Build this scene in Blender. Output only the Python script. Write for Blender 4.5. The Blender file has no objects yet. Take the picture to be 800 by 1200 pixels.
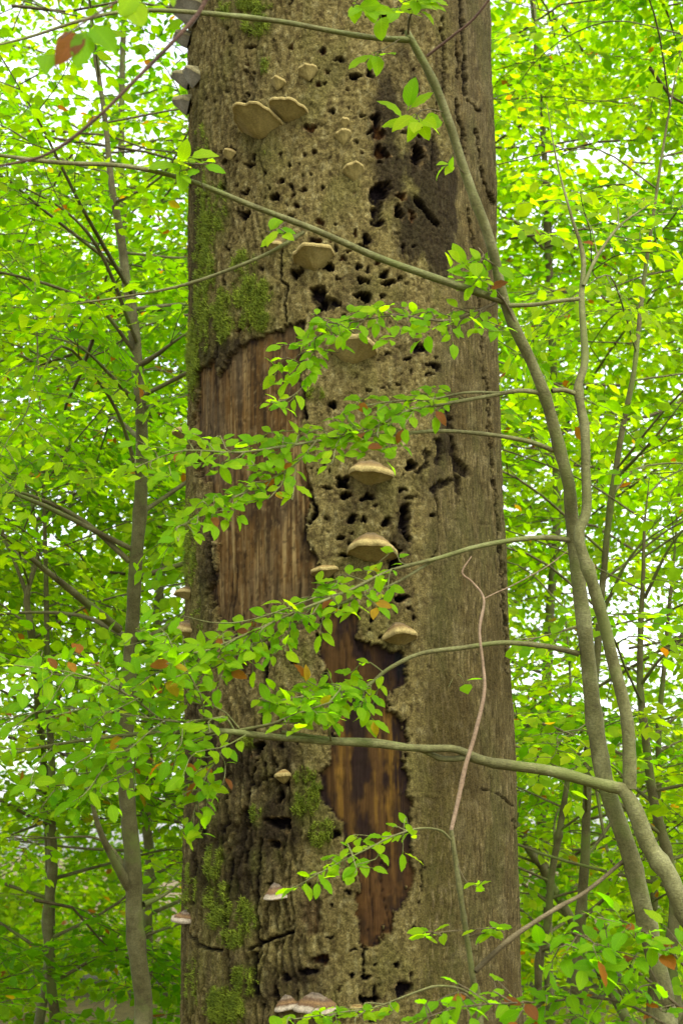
import bpy, math
import numpy as np
from mathutils import Matrix, Vector

# ------------------------------------------------------------------ camera, sky, sun, exposure
scene = bpy.context.scene
COL = scene.collection
CAM = np.array([0.0, -4.5, 1.6])
FPX = 1900.0                                  # focal length in photo pixels (800 x 1200)
PITCH = math.atan(400.0 / FPX)
FW = np.array([0.0, math.cos(PITCH), math.sin(PITCH)])
UP = np.array([0.0, -math.sin(PITCH), math.cos(PITCH)])
RT = np.array([1.0, 0.0, 0.0])

cam_d = bpy.data.cameras.new("camera")
cam_d.sensor_fit = 'VERTICAL'
cam_d.sensor_height = 36.0
cam_d.lens = 36.0 * FPX / 1200.0
cam_d.clip_start = 0.05
cam_d.clip_end = 2000.0
cam_d.dof.use_dof = True
cam_d.dof.focus_distance = 4.1
cam_d.dof.aperture_fstop = 9.0
cam_o = bpy.data.objects.new("camera", cam_d)
COL.objects.link(cam_o)
cam_o.location = CAM
cam_o.rotation_euler = (math.pi / 2 + PITCH, 0, 0)
scene.camera = cam_o

SUN_AZ, SUN_EL = math.radians(152.0), math.radians(58.0)
world = bpy.data.worlds.new("World")
scene.world = world
world.use_nodes = True
wn = world.node_tree
wn.nodes.clear()
w_out = wn.nodes.new("ShaderNodeOutputWorld")
w_bg = wn.nodes.new("ShaderNodeBackground")
w_sky = wn.nodes.new("ShaderNodeTexSky")
w_sky.sky_type = 'NISHITA'
w_sky.sun_disc = False
w_sky.sun_elevation = SUN_EL
w_sky.sun_rotation = SUN_AZ
w_sky.air_density = 1.0
w_sky.dust_density = 3.0
w_sky.ozone_density = 1.0
w_bg.inputs["Strength"].default_value = 0.15
w_hs = wn.nodes.new("ShaderNodeHueSaturation")      # thin even overcast: the same sky with less blue
w_hs.inputs["Saturation"].default_value = 0.28
wn.links.new(w_sky.outputs[0], w_hs.inputs["Color"])
wn.links.new(w_hs.outputs[0], w_bg.inputs["Color"])
wn.links.new(w_bg.outputs[0], w_out.inputs["Surface"])

sun_d = bpy.data.lights.new("sun", 'SUN')
sun_d.energy = 0.55
sun_d.angle = math.radians(45.0)
sun_d.color = (1.0, 0.95, 0.86)
sun_o = bpy.data.objects.new("sun", sun_d)
COL.objects.link(sun_o)
sdir = Vector((math.sin(SUN_AZ) * math.cos(SUN_EL), math.cos(SUN_AZ) * math.cos(SUN_EL), math.sin(SUN_EL)))
sun_o.rotation_euler = (-sdir).to_track_quat('-Z', 'Y').to_euler()
sun_o.location = (6, 4, 14)

scene.view_settings.view_transform = 'Standard'
scene.view_settings.look = 'None'
scene.view_settings.exposure = 2.32
scene.view_settings.gamma = 1.0
scene.view_settings.use_curve_mapping = False
scene.render.engine = 'CYCLES'
cy = scene.cycles
cy.max_bounces = 10
cy.diffuse_bounces = 6
cy.transmission_bounces = 8
cy.glossy_bounces = 2
cy.use_denoising = True
cy.sample_clamp_indirect = 8.0

# ------------------------------------------------------------------ helpers
def P(px, py, d):
    """Point at depth d metres along the view for a spot of the photograph."""
    return CAM + d * (FW + RT * ((px - 400.0) / FPX) + UP * ((600.0 - py) / FPX))

def nz(v):
    v = np.asarray(v, float)
    return v / np.maximum(np.linalg.norm(v, axis=-1, keepdims=True), 1e-9)

def _hash(ix, iy, seed):
    h = (ix.astype(np.int64) * 374761393 + iy.astype(np.int64) * 668265263 + seed * 974711) & 0xffffffff
    h = ((h ^ (h >> 13)) * 1274126177) & 0xffffffff
    h = (h ^ (h >> 16)) & 0xffffffff
    return h.astype(np.float64) / 4294967295.0

def noise(x, y, seed=0):
    """Gradient noise, about -0.7..0.7."""
    x0, y0 = np.floor(x), np.floor(y)
    fx, fy = x - x0, y - y0
    ux, uy = fx * fx * fx * (fx * (fx * 6 - 15) + 10), fy * fy * fy * (fy * (fy * 6 - 15) + 10)
    def g(ax, ay):
        a = _hash(x0 + ax, y0 + ay, seed) * 6.2831853
        return np.cos(a) * (fx - ax) + np.sin(a) * (fy - ay)
    a, b, c, d = g(0, 0), g(1, 0), g(0, 1), g(1, 1)
    return (a + (b - a) * ux) * (1 - uy) + (c + (d - c) * ux) * uy

def fbm(x, y, seed=0, octv=4, gain=0.5):
    s, a, n = 0.0, 1.0, 0.0
    for k in range(octv):
        s = s + a * noise(x * 2 ** k, y * 2 ** k, seed + 17 * k)
        n += a
        a *= gain
    return s / n * 1.6

def worley(x, y, seed=0):
    """Distance to nearest and second nearest feature point, and the cell's random."""
    x0, y0 = np.floor(x), np.floor(y)
    d1 = np.full(x.shape, 9.0); d2 = np.full(x.shape, 9.0); idr = np.zeros(x.shape)
    for i in (-1, 0, 1):
        for j in (-1, 0, 1):
            cx, cyy = x0 + i, y0 + j
            px_ = cx + _hash(cx, cyy, seed); py_ = cyy + _hash(cx, cyy, seed + 5)
            d = np.hypot(px_ - x, py_ - y)
            r = _hash(cx, cyy, seed + 9)
            closer = d < d1
            d2 = np.where(closer, d1, np.minimum(d2, d))
            idr = np.where(closer, r, idr)
            d1 = np.where(closer, d, d1)
    return d1, d2, idr

def sst(a, b, x):
    t = np.clip((x - a) / (b - a), 0, 1)
    return t * t * (3 - 2 * t)

def poly_sd(px, py, poly):
    """Signed distance to a polygon, negative inside."""
    d = np.full(px.shape, 1e9)
    inside = np.zeros(px.shape, bool)
    n = len(poly)
    for i in range(n):
        x1, y1 = poly[i]; x2, y2 = poly[(i + 1) % n]
        ex, ey = x2 - x1, y2 - y1
        t = np.clip(((px - x1) * ex + (py - y1) * ey) / (ex * ex + ey * ey + 1e-9), 0, 1)
        d = np.minimum(d, np.hypot(px - x1 - t * ex, py - y1 - t * ey))
        c = ((y1 > py) != (y2 > py)) & (px < (x2 - x1) * (py - y1) / (y2 - y1 + 1e-12) + x1)
        inside ^= c
    return np.where(inside, -d, d)

def line_d(px, py, pts):
    d = np.full(px.shape, 1e9)
    for (x1, y1), (x2, y2) in zip(pts[:-1], pts[1:]):
        ex, ey = x2 - x1, y2 - y1
        t = np.clip(((px - x1) * ex + (py - y1) * ey) / (ex * ex + ey * ey + 1e-9), 0, 1)
        d = np.minimum(d, np.hypot(px - x1 - t * ex, py - y1 - t * ey))
    return d

def mesh_np(name, V, F, smooth=True):
    """Mesh from an (n,3) array and a face array (n,3) or (n,4), or a list of both."""
    me = bpy.data.meshes.new(name)
    Fs = F if isinstance(F, list) else [F]
    Fs = [np.asarray(f, np.int32) for f in Fs if len(f)]
    loops = np.concatenate([f.ravel() for f in Fs])
    tot = np.concatenate([np.full(len(f), f.shape[1], np.int32) for f in Fs])
    start = np.concatenate([[0], np.cumsum(tot)[:-1]]).astype(np.int32)
    me.vertices.add(len(V)); me.loops.add(len(loops)); me.polygons.add(len(tot))
    me.vertices.foreach_set("co", np.ascontiguousarray(V, np.float32).ravel())
    me.loops.foreach_set("vertex_index", loops)
    me.polygons.foreach_set("loop_start", start)
    me.polygons.foreach_set("loop_total", tot)
    me.update(calc_edges=True)
    if smooth:
        me.polygons.foreach_set("use_smooth", np.ones(len(tot), bool))
    return me

def attr(me, name, data, kind='FLOAT'):
    a = me.attributes.new(name, kind, 'POINT')
    data = np.ascontiguousarray(data, np.float32)
    if kind == 'FLOAT':
        a.data.foreach_set("value", data.ravel())
    elif kind == 'FLOAT_VECTOR':
        a.data.foreach_set("vector", data.ravel())
    else:
        a.data.foreach_set("color", data.ravel())

def link(name, me, mat, parent=None, loc=None):
    o = bpy.data.objects.new(name, me)
    COL.objects.link(o)
    if me is not None and mat is not None and not me.materials:
        me.materials.append(mat)
    if parent is not None:
        o.parent = parent
    if loc is not None:
        o.location = loc
    return o

def tag(o, label=None, cat=None, group=None, kind=None):
    if label: o["label"] = label
    if cat: o["category"] = cat
    if group: o["group"] = group
    if kind: o["kind"] = kind
    return o

def thing(name, loc, label, cat, group=None):
    o = bpy.data.objects.new(name, None)
    COL.objects.link(o)
    o.location = loc
    o.empty_display_size = 0.1
    return tag(o, label, cat, group)

# ------------------------------------------------------------------ materials
def new_mat(name):
    m = bpy.data.materials.new(name)
    m.use_nodes = True
    nt = m.node_tree
    nt.nodes.clear()
    return m, nt

class NT:
    def __init__(s, nt): s.nt = nt
    def n(s, t, **kw):
        nd = s.nt.nodes.new(t)
        for k, v in kw.items(): setattr(nd, k, v)
        return nd
    def l(s, a, b): s.nt.links.new(a, b)
    def ramp(s, fac, stops):
        r = s.n("ShaderNodeValToRGB")
        e = r.color_ramp.elements
        while len(e) < len(stops): e.new(0.5)
        for k, (p, c) in enumerate(stops):
            e[k].position = p; e[k].color = (*c, 1)
        s.l(fac, r.inputs[0])
        return r.outputs[0]
    def noise(s, vec, scale, detail=3.0, rough=0.55):
        t = s.n("ShaderNodeTexNoise")
        t.inputs["Scale"].default_value = scale
        t.inputs["Detail"].default_value = detail
        t.inputs["Roughness"].default_value = rough
        s.l(vec, t.inputs["Vector"])
        return t.outputs[0]
    def scaled(s, vec, sc):
        m = s.n("ShaderNodeMapping")
        m.inputs["Scale"].default_value = sc
        s.l(vec, m.inputs[0])
        return m.outputs[0]
    def mul(s, a, b, fac=1.0, mode='MULTIPLY'):
        m = s.n("ShaderNodeMix", data_type='RGBA', blend_type=mode)
        m.inputs[0].default_value = fac
        for sock, v in ((6, a), (7, b)):
            if hasattr(v, "links"): s.l(v, m.inputs[sock])
            else: m.inputs[sock].default_value = (*v, 1)
        return m.outputs[2]
    def math(s, op, a, b=None):
        m = s.n("ShaderNodeMath", operation=op)
        for k, v in ((0, a), (1, b)):
            if v is None: continue
            if hasattr(v, "links"): s.l(v, m.inputs[k])
            else: m.inputs[k].default_value = v
        return m.outputs[0]
    def finish(s, color, rough=0.85, height=None, dist=0.002, strength=1.0, spec=0.25):
        b = s.n("ShaderNodeBsdfPrincipled")
        if hasattr(color, "links"): s.l(color, b.inputs["Base Color"])
        else: b.inputs["Base Color"].default_value = (*color, 1)
        if hasattr(rough, "links"): s.l(rough, b.inputs["Roughness"])
        else: b.inputs["Roughness"].default_value = rough
        b.inputs["Specular IOR Level"].default_value = spec
        if height is not None:
            bp = s.n("ShaderNodeBump")
            bp.inputs["Distance"].default_value = dist
            bp.inputs["Strength"].default_value = strength
            s.l(height, bp.inputs["Height"])
            s.l(bp.outputs[0], b.inputs["Normal"])
        o = s.n("ShaderNodeOutputMaterial")
        s.l(b.outputs[0], o.inputs[0])
        return b

def mat_trunk(name, wood=False):
    m, nt = new_mat(name); g = NT(nt)
    col = g.n("ShaderNodeAttribute", attribute_name="tint").outputs[0]
    co = g.n("ShaderNodeTexCoord").outputs["Object"]
    if wood:
        f = g.noise(g.scaled(co, (1, 1, 0.02)), 380, 4)
        h = g.noise(g.scaled(co, (1, 1, 0.025)), 300, 4)
        c = g.mul(col, g.ramp(f, [(0.3, (0.72, 0.70, 0.68)), (0.7, (1.25, 1.24, 1.2))]))
        g.finish(c, 0.92, h, 0.0022, 0.9, 0.06)
    else:
        f = g.noise(g.scaled(co, (1, 1, 0.7)), 330, 4, 0.65)
        f2 = g.noise(co, 60, 4, 0.6)
        c = g.mul(col, g.ramp(f, [(0.30, (0.45, 0.44, 0.42)), (0.5, (0.95, 0.95, 0.95)), (0.70, (1.75, 1.72, 1.62))]))
        c = g.mul(c, g.ramp(f2, [(0.3, (0.75, 0.74, 0.72)), (0.7, (1.25, 1.25, 1.22))]))
        h = g.math('ADD', f, g.math('MULTIPLY', g.noise(g.scaled(co, (1, 1, 0.35)), 140, 4), 1.3))
        g.finish(c, 0.95, h, 0.005, 0.9, 0.05)
    return m

def mat_twig(name, stops, moss=0.0, ringy=True):
    m, nt = new_mat(name); g = NT(nt)
    co = g.n("ShaderNodeTexCoord").outputs["Object"]
    f = g.noise(co, 14, 5, 0.65)
    c = g.ramp(f, stops)
    f2 = g.noise(co, 180, 3, 0.6)
    c = g.mul(c, g.ramp(f2, [(0.3, (0.7, 0.7, 0.7)), (0.7, (1.25, 1.25, 1.25))]))
    if moss > 0:
        f3 = g.noise(co, 6, 4, 0.6)
        mx = g.n("ShaderNodeMix", data_type='RGBA')
        mk = g.n("ShaderNodeMapRange")
        mk.inputs[1].default_value = 0.5; mk.inputs[2].default_value = 0.62; mk.inputs[4].default_value = moss
        g.l(f3, mk.inputs[0]); g.l(mk.outputs[0], mx.inputs[0])
        g.l(c, mx.inputs[6]); mx.inputs[7].default_value = (0.085, 0.105, 0.022, 1)
        c = mx.outputs[2]
    h = g.noise(g.scaled(co, (1, 1, 2.2)), 160, 3)
    g.finish(c, 0.75, h, 0.0022, 0.9, 0.14)
    return m

def mat_leaf(name, bright=1.0):
    m, nt = new_mat(name); g = NT(nt)
    tone = g.n("ShaderNodeAttribute", attribute_name="tone").outputs["Fac"]
    uv = g.n("ShaderNodeAttribute", attribute_name="luv")
    co = g.n("ShaderNodeTexCoord").outputs["Object"]
    b = bright
    stops = [(0.0, (0.034 * b, 0.120 * b, 0.003)), (0.35, (0.068 * b, 0.160 * b, 0.002)), (0.65, (0.120 * b, 0.200 * b, 0.003)),
             (0.86, (0.19 * b, 0.250 * b, 0.006)), (0.90, (0.20, 0.135, 0.008)), (0.94, (0.15, 0.060, 0.008)), (1.0, (0.07, 0.026, 0.010))]
    c = g.ramp(tone, stops)
    sep = g.n("ShaderNodeSeparateXYZ"); g.l(uv.outputs["Vector"], sep.inputs[0])
    ax = g.math('ABSOLUTE', sep.outputs[0])
    # side veins run forward from the midrib
    w = g.math('SUBTRACT', g.math('MULTIPLY', sep.outputs[1], 8.0), g.math('MULTIPLY', ax, 2.6))
    fr = g.math('ABSOLUTE', g.math('SUBTRACT', g.math('FRACT', w), 0.5))
    vein = g.math('LESS_THAN', fr, 0.07)
    mid = g.math('LESS_THAN', ax, 0.05)
    vm = g.math('MULTIPLY', g.math('MAXIMUM', vein, mid), sep.outputs[2])
    mx = g.n("ShaderNodeMix", data_type='RGBA')
    g.l(g.math('MULTIPLY', vm, 0.6), mx.inputs[0]); g.l(c, mx.inputs[6])
    bright_c = g.mul(c, (1.5, 1.35, 1.4)); g.l(bright_c, mx.inputs[7])
    c = mx.outputs[2]
    blot = g.noise(co, 45, 3)
    c = g.mul(c, g.ramp(blot, [(0.3, (0.82, 0.82, 0.8)), (0.7, (1.15, 1.12, 1.1))]))
    p = g.n("ShaderNodeBsdfPrincipled")
    g.l(c, p.inputs["Base Color"])
    p.inputs["Roughness"].default_value = 0.55
    p.inputs["Specular IOR Level"].default_value = 0.06
    bp = g.n("ShaderNodeBump"); bp.inputs["Distance"].default_value = 0.0012; bp.inputs["Strength"].default_value = 0.6
    hgt = g.math('MULTIPLY', g.math('SUBTRACT', 0.5, fr), sep.outputs[2]); g.l(hgt, bp.inputs["Height"]); g.l(bp.outputs[0], p.inputs["Normal"])
    t = g.n("ShaderNodeBsdfTranslucent")
    tc = g.mul(c, (3.2, 3.2, 0.6)); g.l(tc, t.inputs[0])
    ms = g.n("ShaderNodeMixShader"); ms.inputs[0].default_value = 0.58
    g.l(p.outputs[0], ms.inputs[1]); g.l(t.outputs[0], ms.inputs[2])
    o = g.n("ShaderNodeOutputMaterial"); g.l(ms.outputs[0], o.inputs[0])
    return m

def mat_cap(name, stops):
    m, nt = new_mat(name); g = NT(nt)
    ring = g.n("ShaderNodeAttribute", attribute_name="ring").outputs["Fac"]
    co = g.n("ShaderNodeTexCoord").outputs["Object"]
    wob = g.math('MULTIPLY', g.math('SUBTRACT', g.noise(co, 40, 3), 0.5), 0.22)
    c = g.ramp(g.math('ADD', ring, wob), stops)
    f = g.noise(co, 260, 4, 0.65)
    c = g.mul(c, g.ramp(f, [(0.3, (0.6, 0.6, 0.6)), (0.7, (1.3, 1.3, 1.3))]))
    g.finish(c, 0.85, f, 0.002, 0.9, 0.1)
    return m

def mat_simple(name, c1, c2, scale, dist=0.001, rough=0.85):
    m, nt = new_mat(name); g = NT(nt)
    co = g.n("ShaderNodeTexCoord").outputs["Object"]
    f = g.noise(co, scale, 5, 0.6)
    c = g.ramp(f, [(0.3, c1), (0.7, c2)])
    f2 = g.noise(co, scale * 8, 2)
    c = g.mul(c, g.ramp(f2, [(0.3, (0.8, 0.8, 0.8)), (0.7, (1.15, 1.15, 1.15))]))
    g.finish(c, rough, f2, dist, 0.7, 0.2)
    return m

M_BARK = mat_trunk("beech_bark")
M_WOOD = mat_trunk("weathered_wood", True)
M_LEAF = mat_leaf("beech_leaf", 1.08)
M_LEAFB = mat_leaf("beech_leaf_background", 0.95)  # same leaf, slightly darker colour, for the leaf masses behind
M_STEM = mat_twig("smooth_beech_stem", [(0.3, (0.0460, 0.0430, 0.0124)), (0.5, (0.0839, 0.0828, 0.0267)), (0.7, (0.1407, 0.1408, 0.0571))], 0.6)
M_BSTEM = mat_twig("mossy_beech_stem", [(0.3, (0.0437, 0.0381, 0.0125)), (0.5, (0.0764, 0.0693, 0.0241)), (0.7, (0.1147, 0.1108, 0.0441))], 0.95)  # background stems: mossier and a little darker
M_TWIG = mat_twig("thin_twig", [(0.3, (0.0415, 0.0319, 0.0121)), (0.7, (0.1020, 0.0829, 0.0382))])
M_RED = mat_twig("pinkish_shoot", [(0.3, (0.14, 0.092, 0.05)), (0.7, (0.23, 0.165, 0.10))])
M_REDTWIG = mat_twig("reddish_brown_twig", [(0.3, (0.030, 0.018, 0.010)), (0.7, (0.075, 0.042, 0.024))])
M_MOSS = mat_simple("moss", (0.0578, 0.0884, 0.0027), (0.1564, 0.2040, 0.0085), 40)
M_PORE = mat_simple("pale_pores", (0.1267, 0.1006, 0.0280), (0.1864, 0.1517, 0.0466), 25)
M_POREG = mat_simple("grey_pores", (0.1020, 0.0960, 0.0660), (0.1620, 0.1530, 0.1080), 25)
M_CAP = mat_cap("tan_grey_cap", [(0.0, (0.0425, 0.0334, 0.0159)), (0.35, (0.0852, 0.0648, 0.0274)), (0.45, (0.0555, 0.0413, 0.0178)), (0.62, (0.1106, 0.0787, 0.0315)), (0.72, (0.0810, 0.0513, 0.0187)), (0.86, (0.1448, 0.1022, 0.0356)), (1.0, (0.2127, 0.1693, 0.0588))])
M_CAPB = mat_cap("banded_cap", [(0.0, (0.0595, 0.0493, 0.0340)), (0.22, (0.1062, 0.0892, 0.0595)), (0.34, (0.0680, 0.0527, 0.0340)), (0.48, (0.1190, 0.0918, 0.0561)), (0.58, (0.0680, 0.0425, 0.0221)), (0.74, (0.1275, 0.0765, 0.0289)), (0.86, (0.0765, 0.0442, 0.0204)), (0.92, (0.2040, 0.1700, 0.1105)), (1.0, (0.2380, 0.2040, 0.1360))])
M_CAPP = mat_cap("pale_cap", [(0.0, (0.1052, 0.0750, 0.0248)), (0.5, (0.1456, 0.1087, 0.0361)), (0.75, (0.1214, 0.0750, 0.0210)), (1.0, (0.2024, 0.1614, 0.0552))])
M_CAPG = mat_cap("grey_cap", [(0.0, (0.0632, 0.0564, 0.0248)), (0.5, (0.1141, 0.1029, 0.0471)), (0.8, (0.0949, 0.0831, 0.0366)), (1.0, (0.1643, 0.1476, 0.0676))])
M_GROUND = mat_simple("leaf_litter", (0.05, 0.040, 0.015), (0.14, 0.10, 0.035), 9, 0.01)

# ------------------------------------------------------------------ ground
rng = np.random.default_rng(7)
def build_ground():
    r = np.concatenate([np.linspace(0, 30, 60), 30 * (1.16 ** np.arange(1, 24))])
    th = np.linspace(0, 2 * math.pi, 96, endpoint=False)
    V = [(0, 2, -0.12)]
    R, T = np.meshgrid(r[1:], th, indexing='ij')
    X, Y = R * np.cos(T), 2 + R * np.sin(T)
    Z = 0.10 * fbm(X * 0.5, Y * 0.5, 3, 4) - 0.05
    Z = np.where(R > 30, Z * 0.5, Z)
    V = np.concatenate([[[0, 2, -0.05]], np.stack([X, Y, Z], -1).reshape(-1, 3)])
    n = len(th); F4, F3 = [], []
    for j in range(n): F3.append((0, 1 + j, 1 + (j + 1) % n))
    for i in range(len(r) - 2):
        for j in range(n):
            a, b = 1 + i * n + j, 1 + i * n + (j + 1) % n
            F4.append((a, a + n, b + n, b))
    o = link("ground", mesh_np("ground", V, [np.array(F4), np.array(F3)]), M_GROUND)
    tag(o, "brown leaf litter forest floor under the beeches", None, None, "structure")
build_ground()

# ------------------------------------------------------------------ the dead beech trunk
def axis_x(z): return np.interp(z, [0, 1.157, 2.55, 4.14, 9], [0.043, 0.027, 0.006, -0.014, -0.08])
def rad(z): return np.interp(z, [0, 0.35, 0.8, 1.157, 2.55, 4.14, 9], [0.62, 0.53, 0.475, 0.455, 0.447, 0.458, 0.42])

def to_px(X, Y, Z):
    dx, dy, dz = X - CAM[0], Y - CAM[1], Z - CAM[2]
    dep = dy * FW[1] + dz * FW[2]
    return 400 + FPX * dx / dep, 600 - FPX * (dy * UP[1] + dz * UP[2]) / dep

def surf(px, py, push=0.0):
    """Spot on the trunk seen at a photo pixel, and the outward direction there."""
    d = FW + RT * ((px - 400.0) / FPX) + UP * ((600.0 - py) / FPX)
    t = 4.4
    for _ in range(12):
        z = CAM[2] + t * d[2]
        cx, R = axis_x(z), rad(z)
        ox, oy = CAM[0] - cx, CAM[1]
        a = d[0] ** 2 + d[1] ** 2; b = ox * d[0] + oy * d[1]; c = ox * ox + oy * oy - R * R
        disc = b * b - a * c
        t = (-b - math.sqrt(max(disc, 0))) / a
    p = CAM + t * d
    n = nz(np.array([p[0] - axis_x(p[2]), p[1], 0]))
    return p + n * push, n

SCAR_A = [(331,376),(358,375),(350,400),(352,426),(355,466),(354,500),(355,531),(360,557),(367,580),(358,605),(360,634),(371,655),(373,679),(371,697),(388,712),(372,735),(311,742),(305,765),(290,800),(280,790),(282,760),(262,740),(252,726),(243,710),(242,692),(250,671),(251,647),(249,616),(248,585),(243,570),(232,557),(229,523),(222,505),(225,480),(226,450),(229,434),(252,420),(256,440),(266,421),(287,401),(305,394),(325,386)]
SCAR_B = [(388,712),(421,715),(421,745),(439,752),(455,765),(473,763),(476,800),(455,812),(458,834),(476,845),(475,881),(472,897),(479,913),(476,929),(484,939),(481,963),(483,994),(481,1008),(487,1029),(479,1052),(459,1068),(455,1092),(450,1102),(434,1110),(421,1105),(418,1065),(416,1034),(402,990),(402,970),(394,957),(376,936),(374,908),(386,897),(388,839),(376,789),(373,757),(372,735)]
SCAR_C = [(356,1040),(372,1036),(377,1060),(374,1090),(362,1098),(354,1075)]

HOLES = [ # x, y, rx, ry, colour (0 black, 1 rusty)
(266,33,3,4,0),(292,38,4,3,0),(270,47,3,4,0),(294,54,9,4,0),(287,84,4,5,0),(270,64,2.5,3,0),(264,105,3,3,0),(242,115,2,5,0),(287,123,5,7,0),(289,111,3,3,0),(273,88,2,3,0),(253,87,2,2.5,0),(258,85,2,3,0),(296,93,2.5,3,0),(364,150,8,6,1),(329,182,4,4,1),(340,193,3,4,0),(266,176,8,5,0),(263,189,3,6,0),(277,188,3,3,0),(292,194,6,5,0),(351,194,2,2,0),(386,185,3,2,0),(368,178,4,4,1),(386,131,3,3,1),(378,60,6,5,1),(397,70,9,4,0),(384,84,5,4,1),(373,100,5,4,1),(381,97,4,3,0),
(450,17,6,6,1),(416,90,6,5,0),(433,89,6,5,0),(484,81,3,3,1),(440,140,7,6,0),(442,155,8,11,1),(433,157,5,4,0),(424,138,5,2.5,0),(418,168,4,3,0),(445,180,8,11,1),(473,155,8,4,0),(443,193,4,4,0),(423,180,3,3,0),(489,182,11,12,0),(517,34,3,7,0),
(263,210,4,10,0),(259,221,4,5,0),(277,218,3,3,0),(288,225,7,4,0),(309,202,3,3,0),(315,219,4,3,0),(329,212,5,4,0),(339,218,5,4,0),(309,233,2,3,0),(323,231,6,6,0),(279,247,3,4,0),(287,253,6,8,0),(356,222,4,5,1),(344,228,4,4,1),(348,241,4,4,1),(340,254,6,4,0),(335,239,2,2,0),(355,205,2,2,0),(363,205,2,2,0),(378,220,3,3,1),(374,260,5,5,1),(393,264,2,3,0),(263,330,4,8,0),(260,345,2,9,0),(265,292,3,5,0),(309,288,4,4,0),(368,283,6,6,1),(384,312,11,5,0),(346,320,8,7,0),(373,344,10,10,0),(377,357,8,8,0),(393,355,8,6,0),(372,372,6,4,0),(397,327,4,4,1),(400,304,4,3,1),(305,314,3,3,0),(318,339,2,3,0),(407,296,3,3,1),
(440,228,10,8,0),(447,224,9,9,0),(454,217,4,4,0),(442,263,7,5,0),(437,250,4,8,0),(470,231,7,7,1),(429,281,5,8,0),(424,290,9,4,0),(416,273,3,4,1),(420,313,4,6,0),(430,317,4,3,0),(425,330,9,5,0),(449,323,6,5,0),(454,332,8,5,0),(467,326,5,4,0),(426,348,12,6,0),(447,347,5,4,0),(466,250,7,9,0),(481,255,6,8,1),(442,309,4,3,1),(403,304,3,2,0),(409,309,3,2,0),(407,297,2,2,0),(471,292,3,8,0),
(487,410,5,6,0),(496,408,6,8,0),(476,421,5,3,0),(508,429,9,5,0),(501,439,5,3,0),(479,438,3,3,0),(464,452,3,3,0),(452,416,5,2,0),(431,458,3,4,0),(447,455,1.6,2,0),(417,442,3,2,0),(424,425,2,1.6,0),(465,430,1.6,1.6,0),(450,442,1.6,1.6,0),(479,584,15,3,0),(471,575,7,4,0),(481,547,8,6,0),(416,550,3,4,0),(400,568,7,8,0),(404,581,8,5,0),(429,584,9,6,0),(449,529,2.5,2.5,0),(454,538,2,2,0),(471,557,2.5,2,0),(439,594,3,3,0),(409,534,2,2,0),(471,597,6,4,0),
(412,609,9,5,0),(426,610,4,6,0),(452,613,6,5,0),(473,606,8,14,0),(475,628,6,6,0),(506,604,4,4,0),(412,625,4,3,0),(410,637,3,3,0),(401,630,3,4,0),(405,650,6,4,0),(462,645,7,8,0),(463,663,12,8,0),(468,702,8,6,0),(456,709,5,3,0),(477,713,5,4,0),(483,725,4,5,0),(436,725,4,4,0),(431,738,3,3,0),(464,719,2,2,0),(446,719,2.5,1.5,0),(447,746,6,3,0),
(381,607,4,3,0),(398,631,5,4,0),(402,651,7,4,0),(388,677,3,4,0),(385,623,4,1.6,0),(344,756,4,3,0),(343,776,3,3,0),(390,475,5,6,0),(380,544,2.5,2.5,0),(375,552,2.5,2,0),(386,554,2.5,2,0),(401,563,8,6,0),(384,572,10,3,0),
(301,876,8,10,0),(327,875,4,6,0),(310,896,3,3,0),(321,897,4,4,0),(330,903,7,4,1),(298,891,3,2,0),(318,910,8,3,0),(310,913,3,3,0),(329,934,6,8,0),(335,918,5,4,0),(323,964,14,8,0),(336,964,10,8,0),(323,989,8,6,0),(394,978,8,5,0),(289,957,5,14,0),(234,970,4,14,0),
(386,1098,4,4,0),(389,1060,4,3,0),(369,1092,3,3,0),(330,1109,4,6,0),(336,1146,9,5,0),(378,1125,10,7,1),(397,1159,5,4,1),(360,1139,12,6,0),(409,1047,4,3,0),(318,1035,4,6,0),(322,1165,6,9,0),(306,1180,4,7,0),
(414,1112,3,3,0),(412,1142,3.5,4,0),(428,1146,6,5,0),(439,1131,2.5,2.5,0),(466,1130,4.5,4,0),(484,1088,3,3,0),(491,1058,3,2,0),(477,1113,2,1.6,0),(445,1154,2,2,0),(450,1167,2,2,0),(481,1144,4,5,0),(472,1159,12,11,0),(426,1110,6,3,0),(431,1172,12,6,0),(405,1031,6,7,0),(407,1045,4,3,0),(434,1194,6,6,0)]

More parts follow.
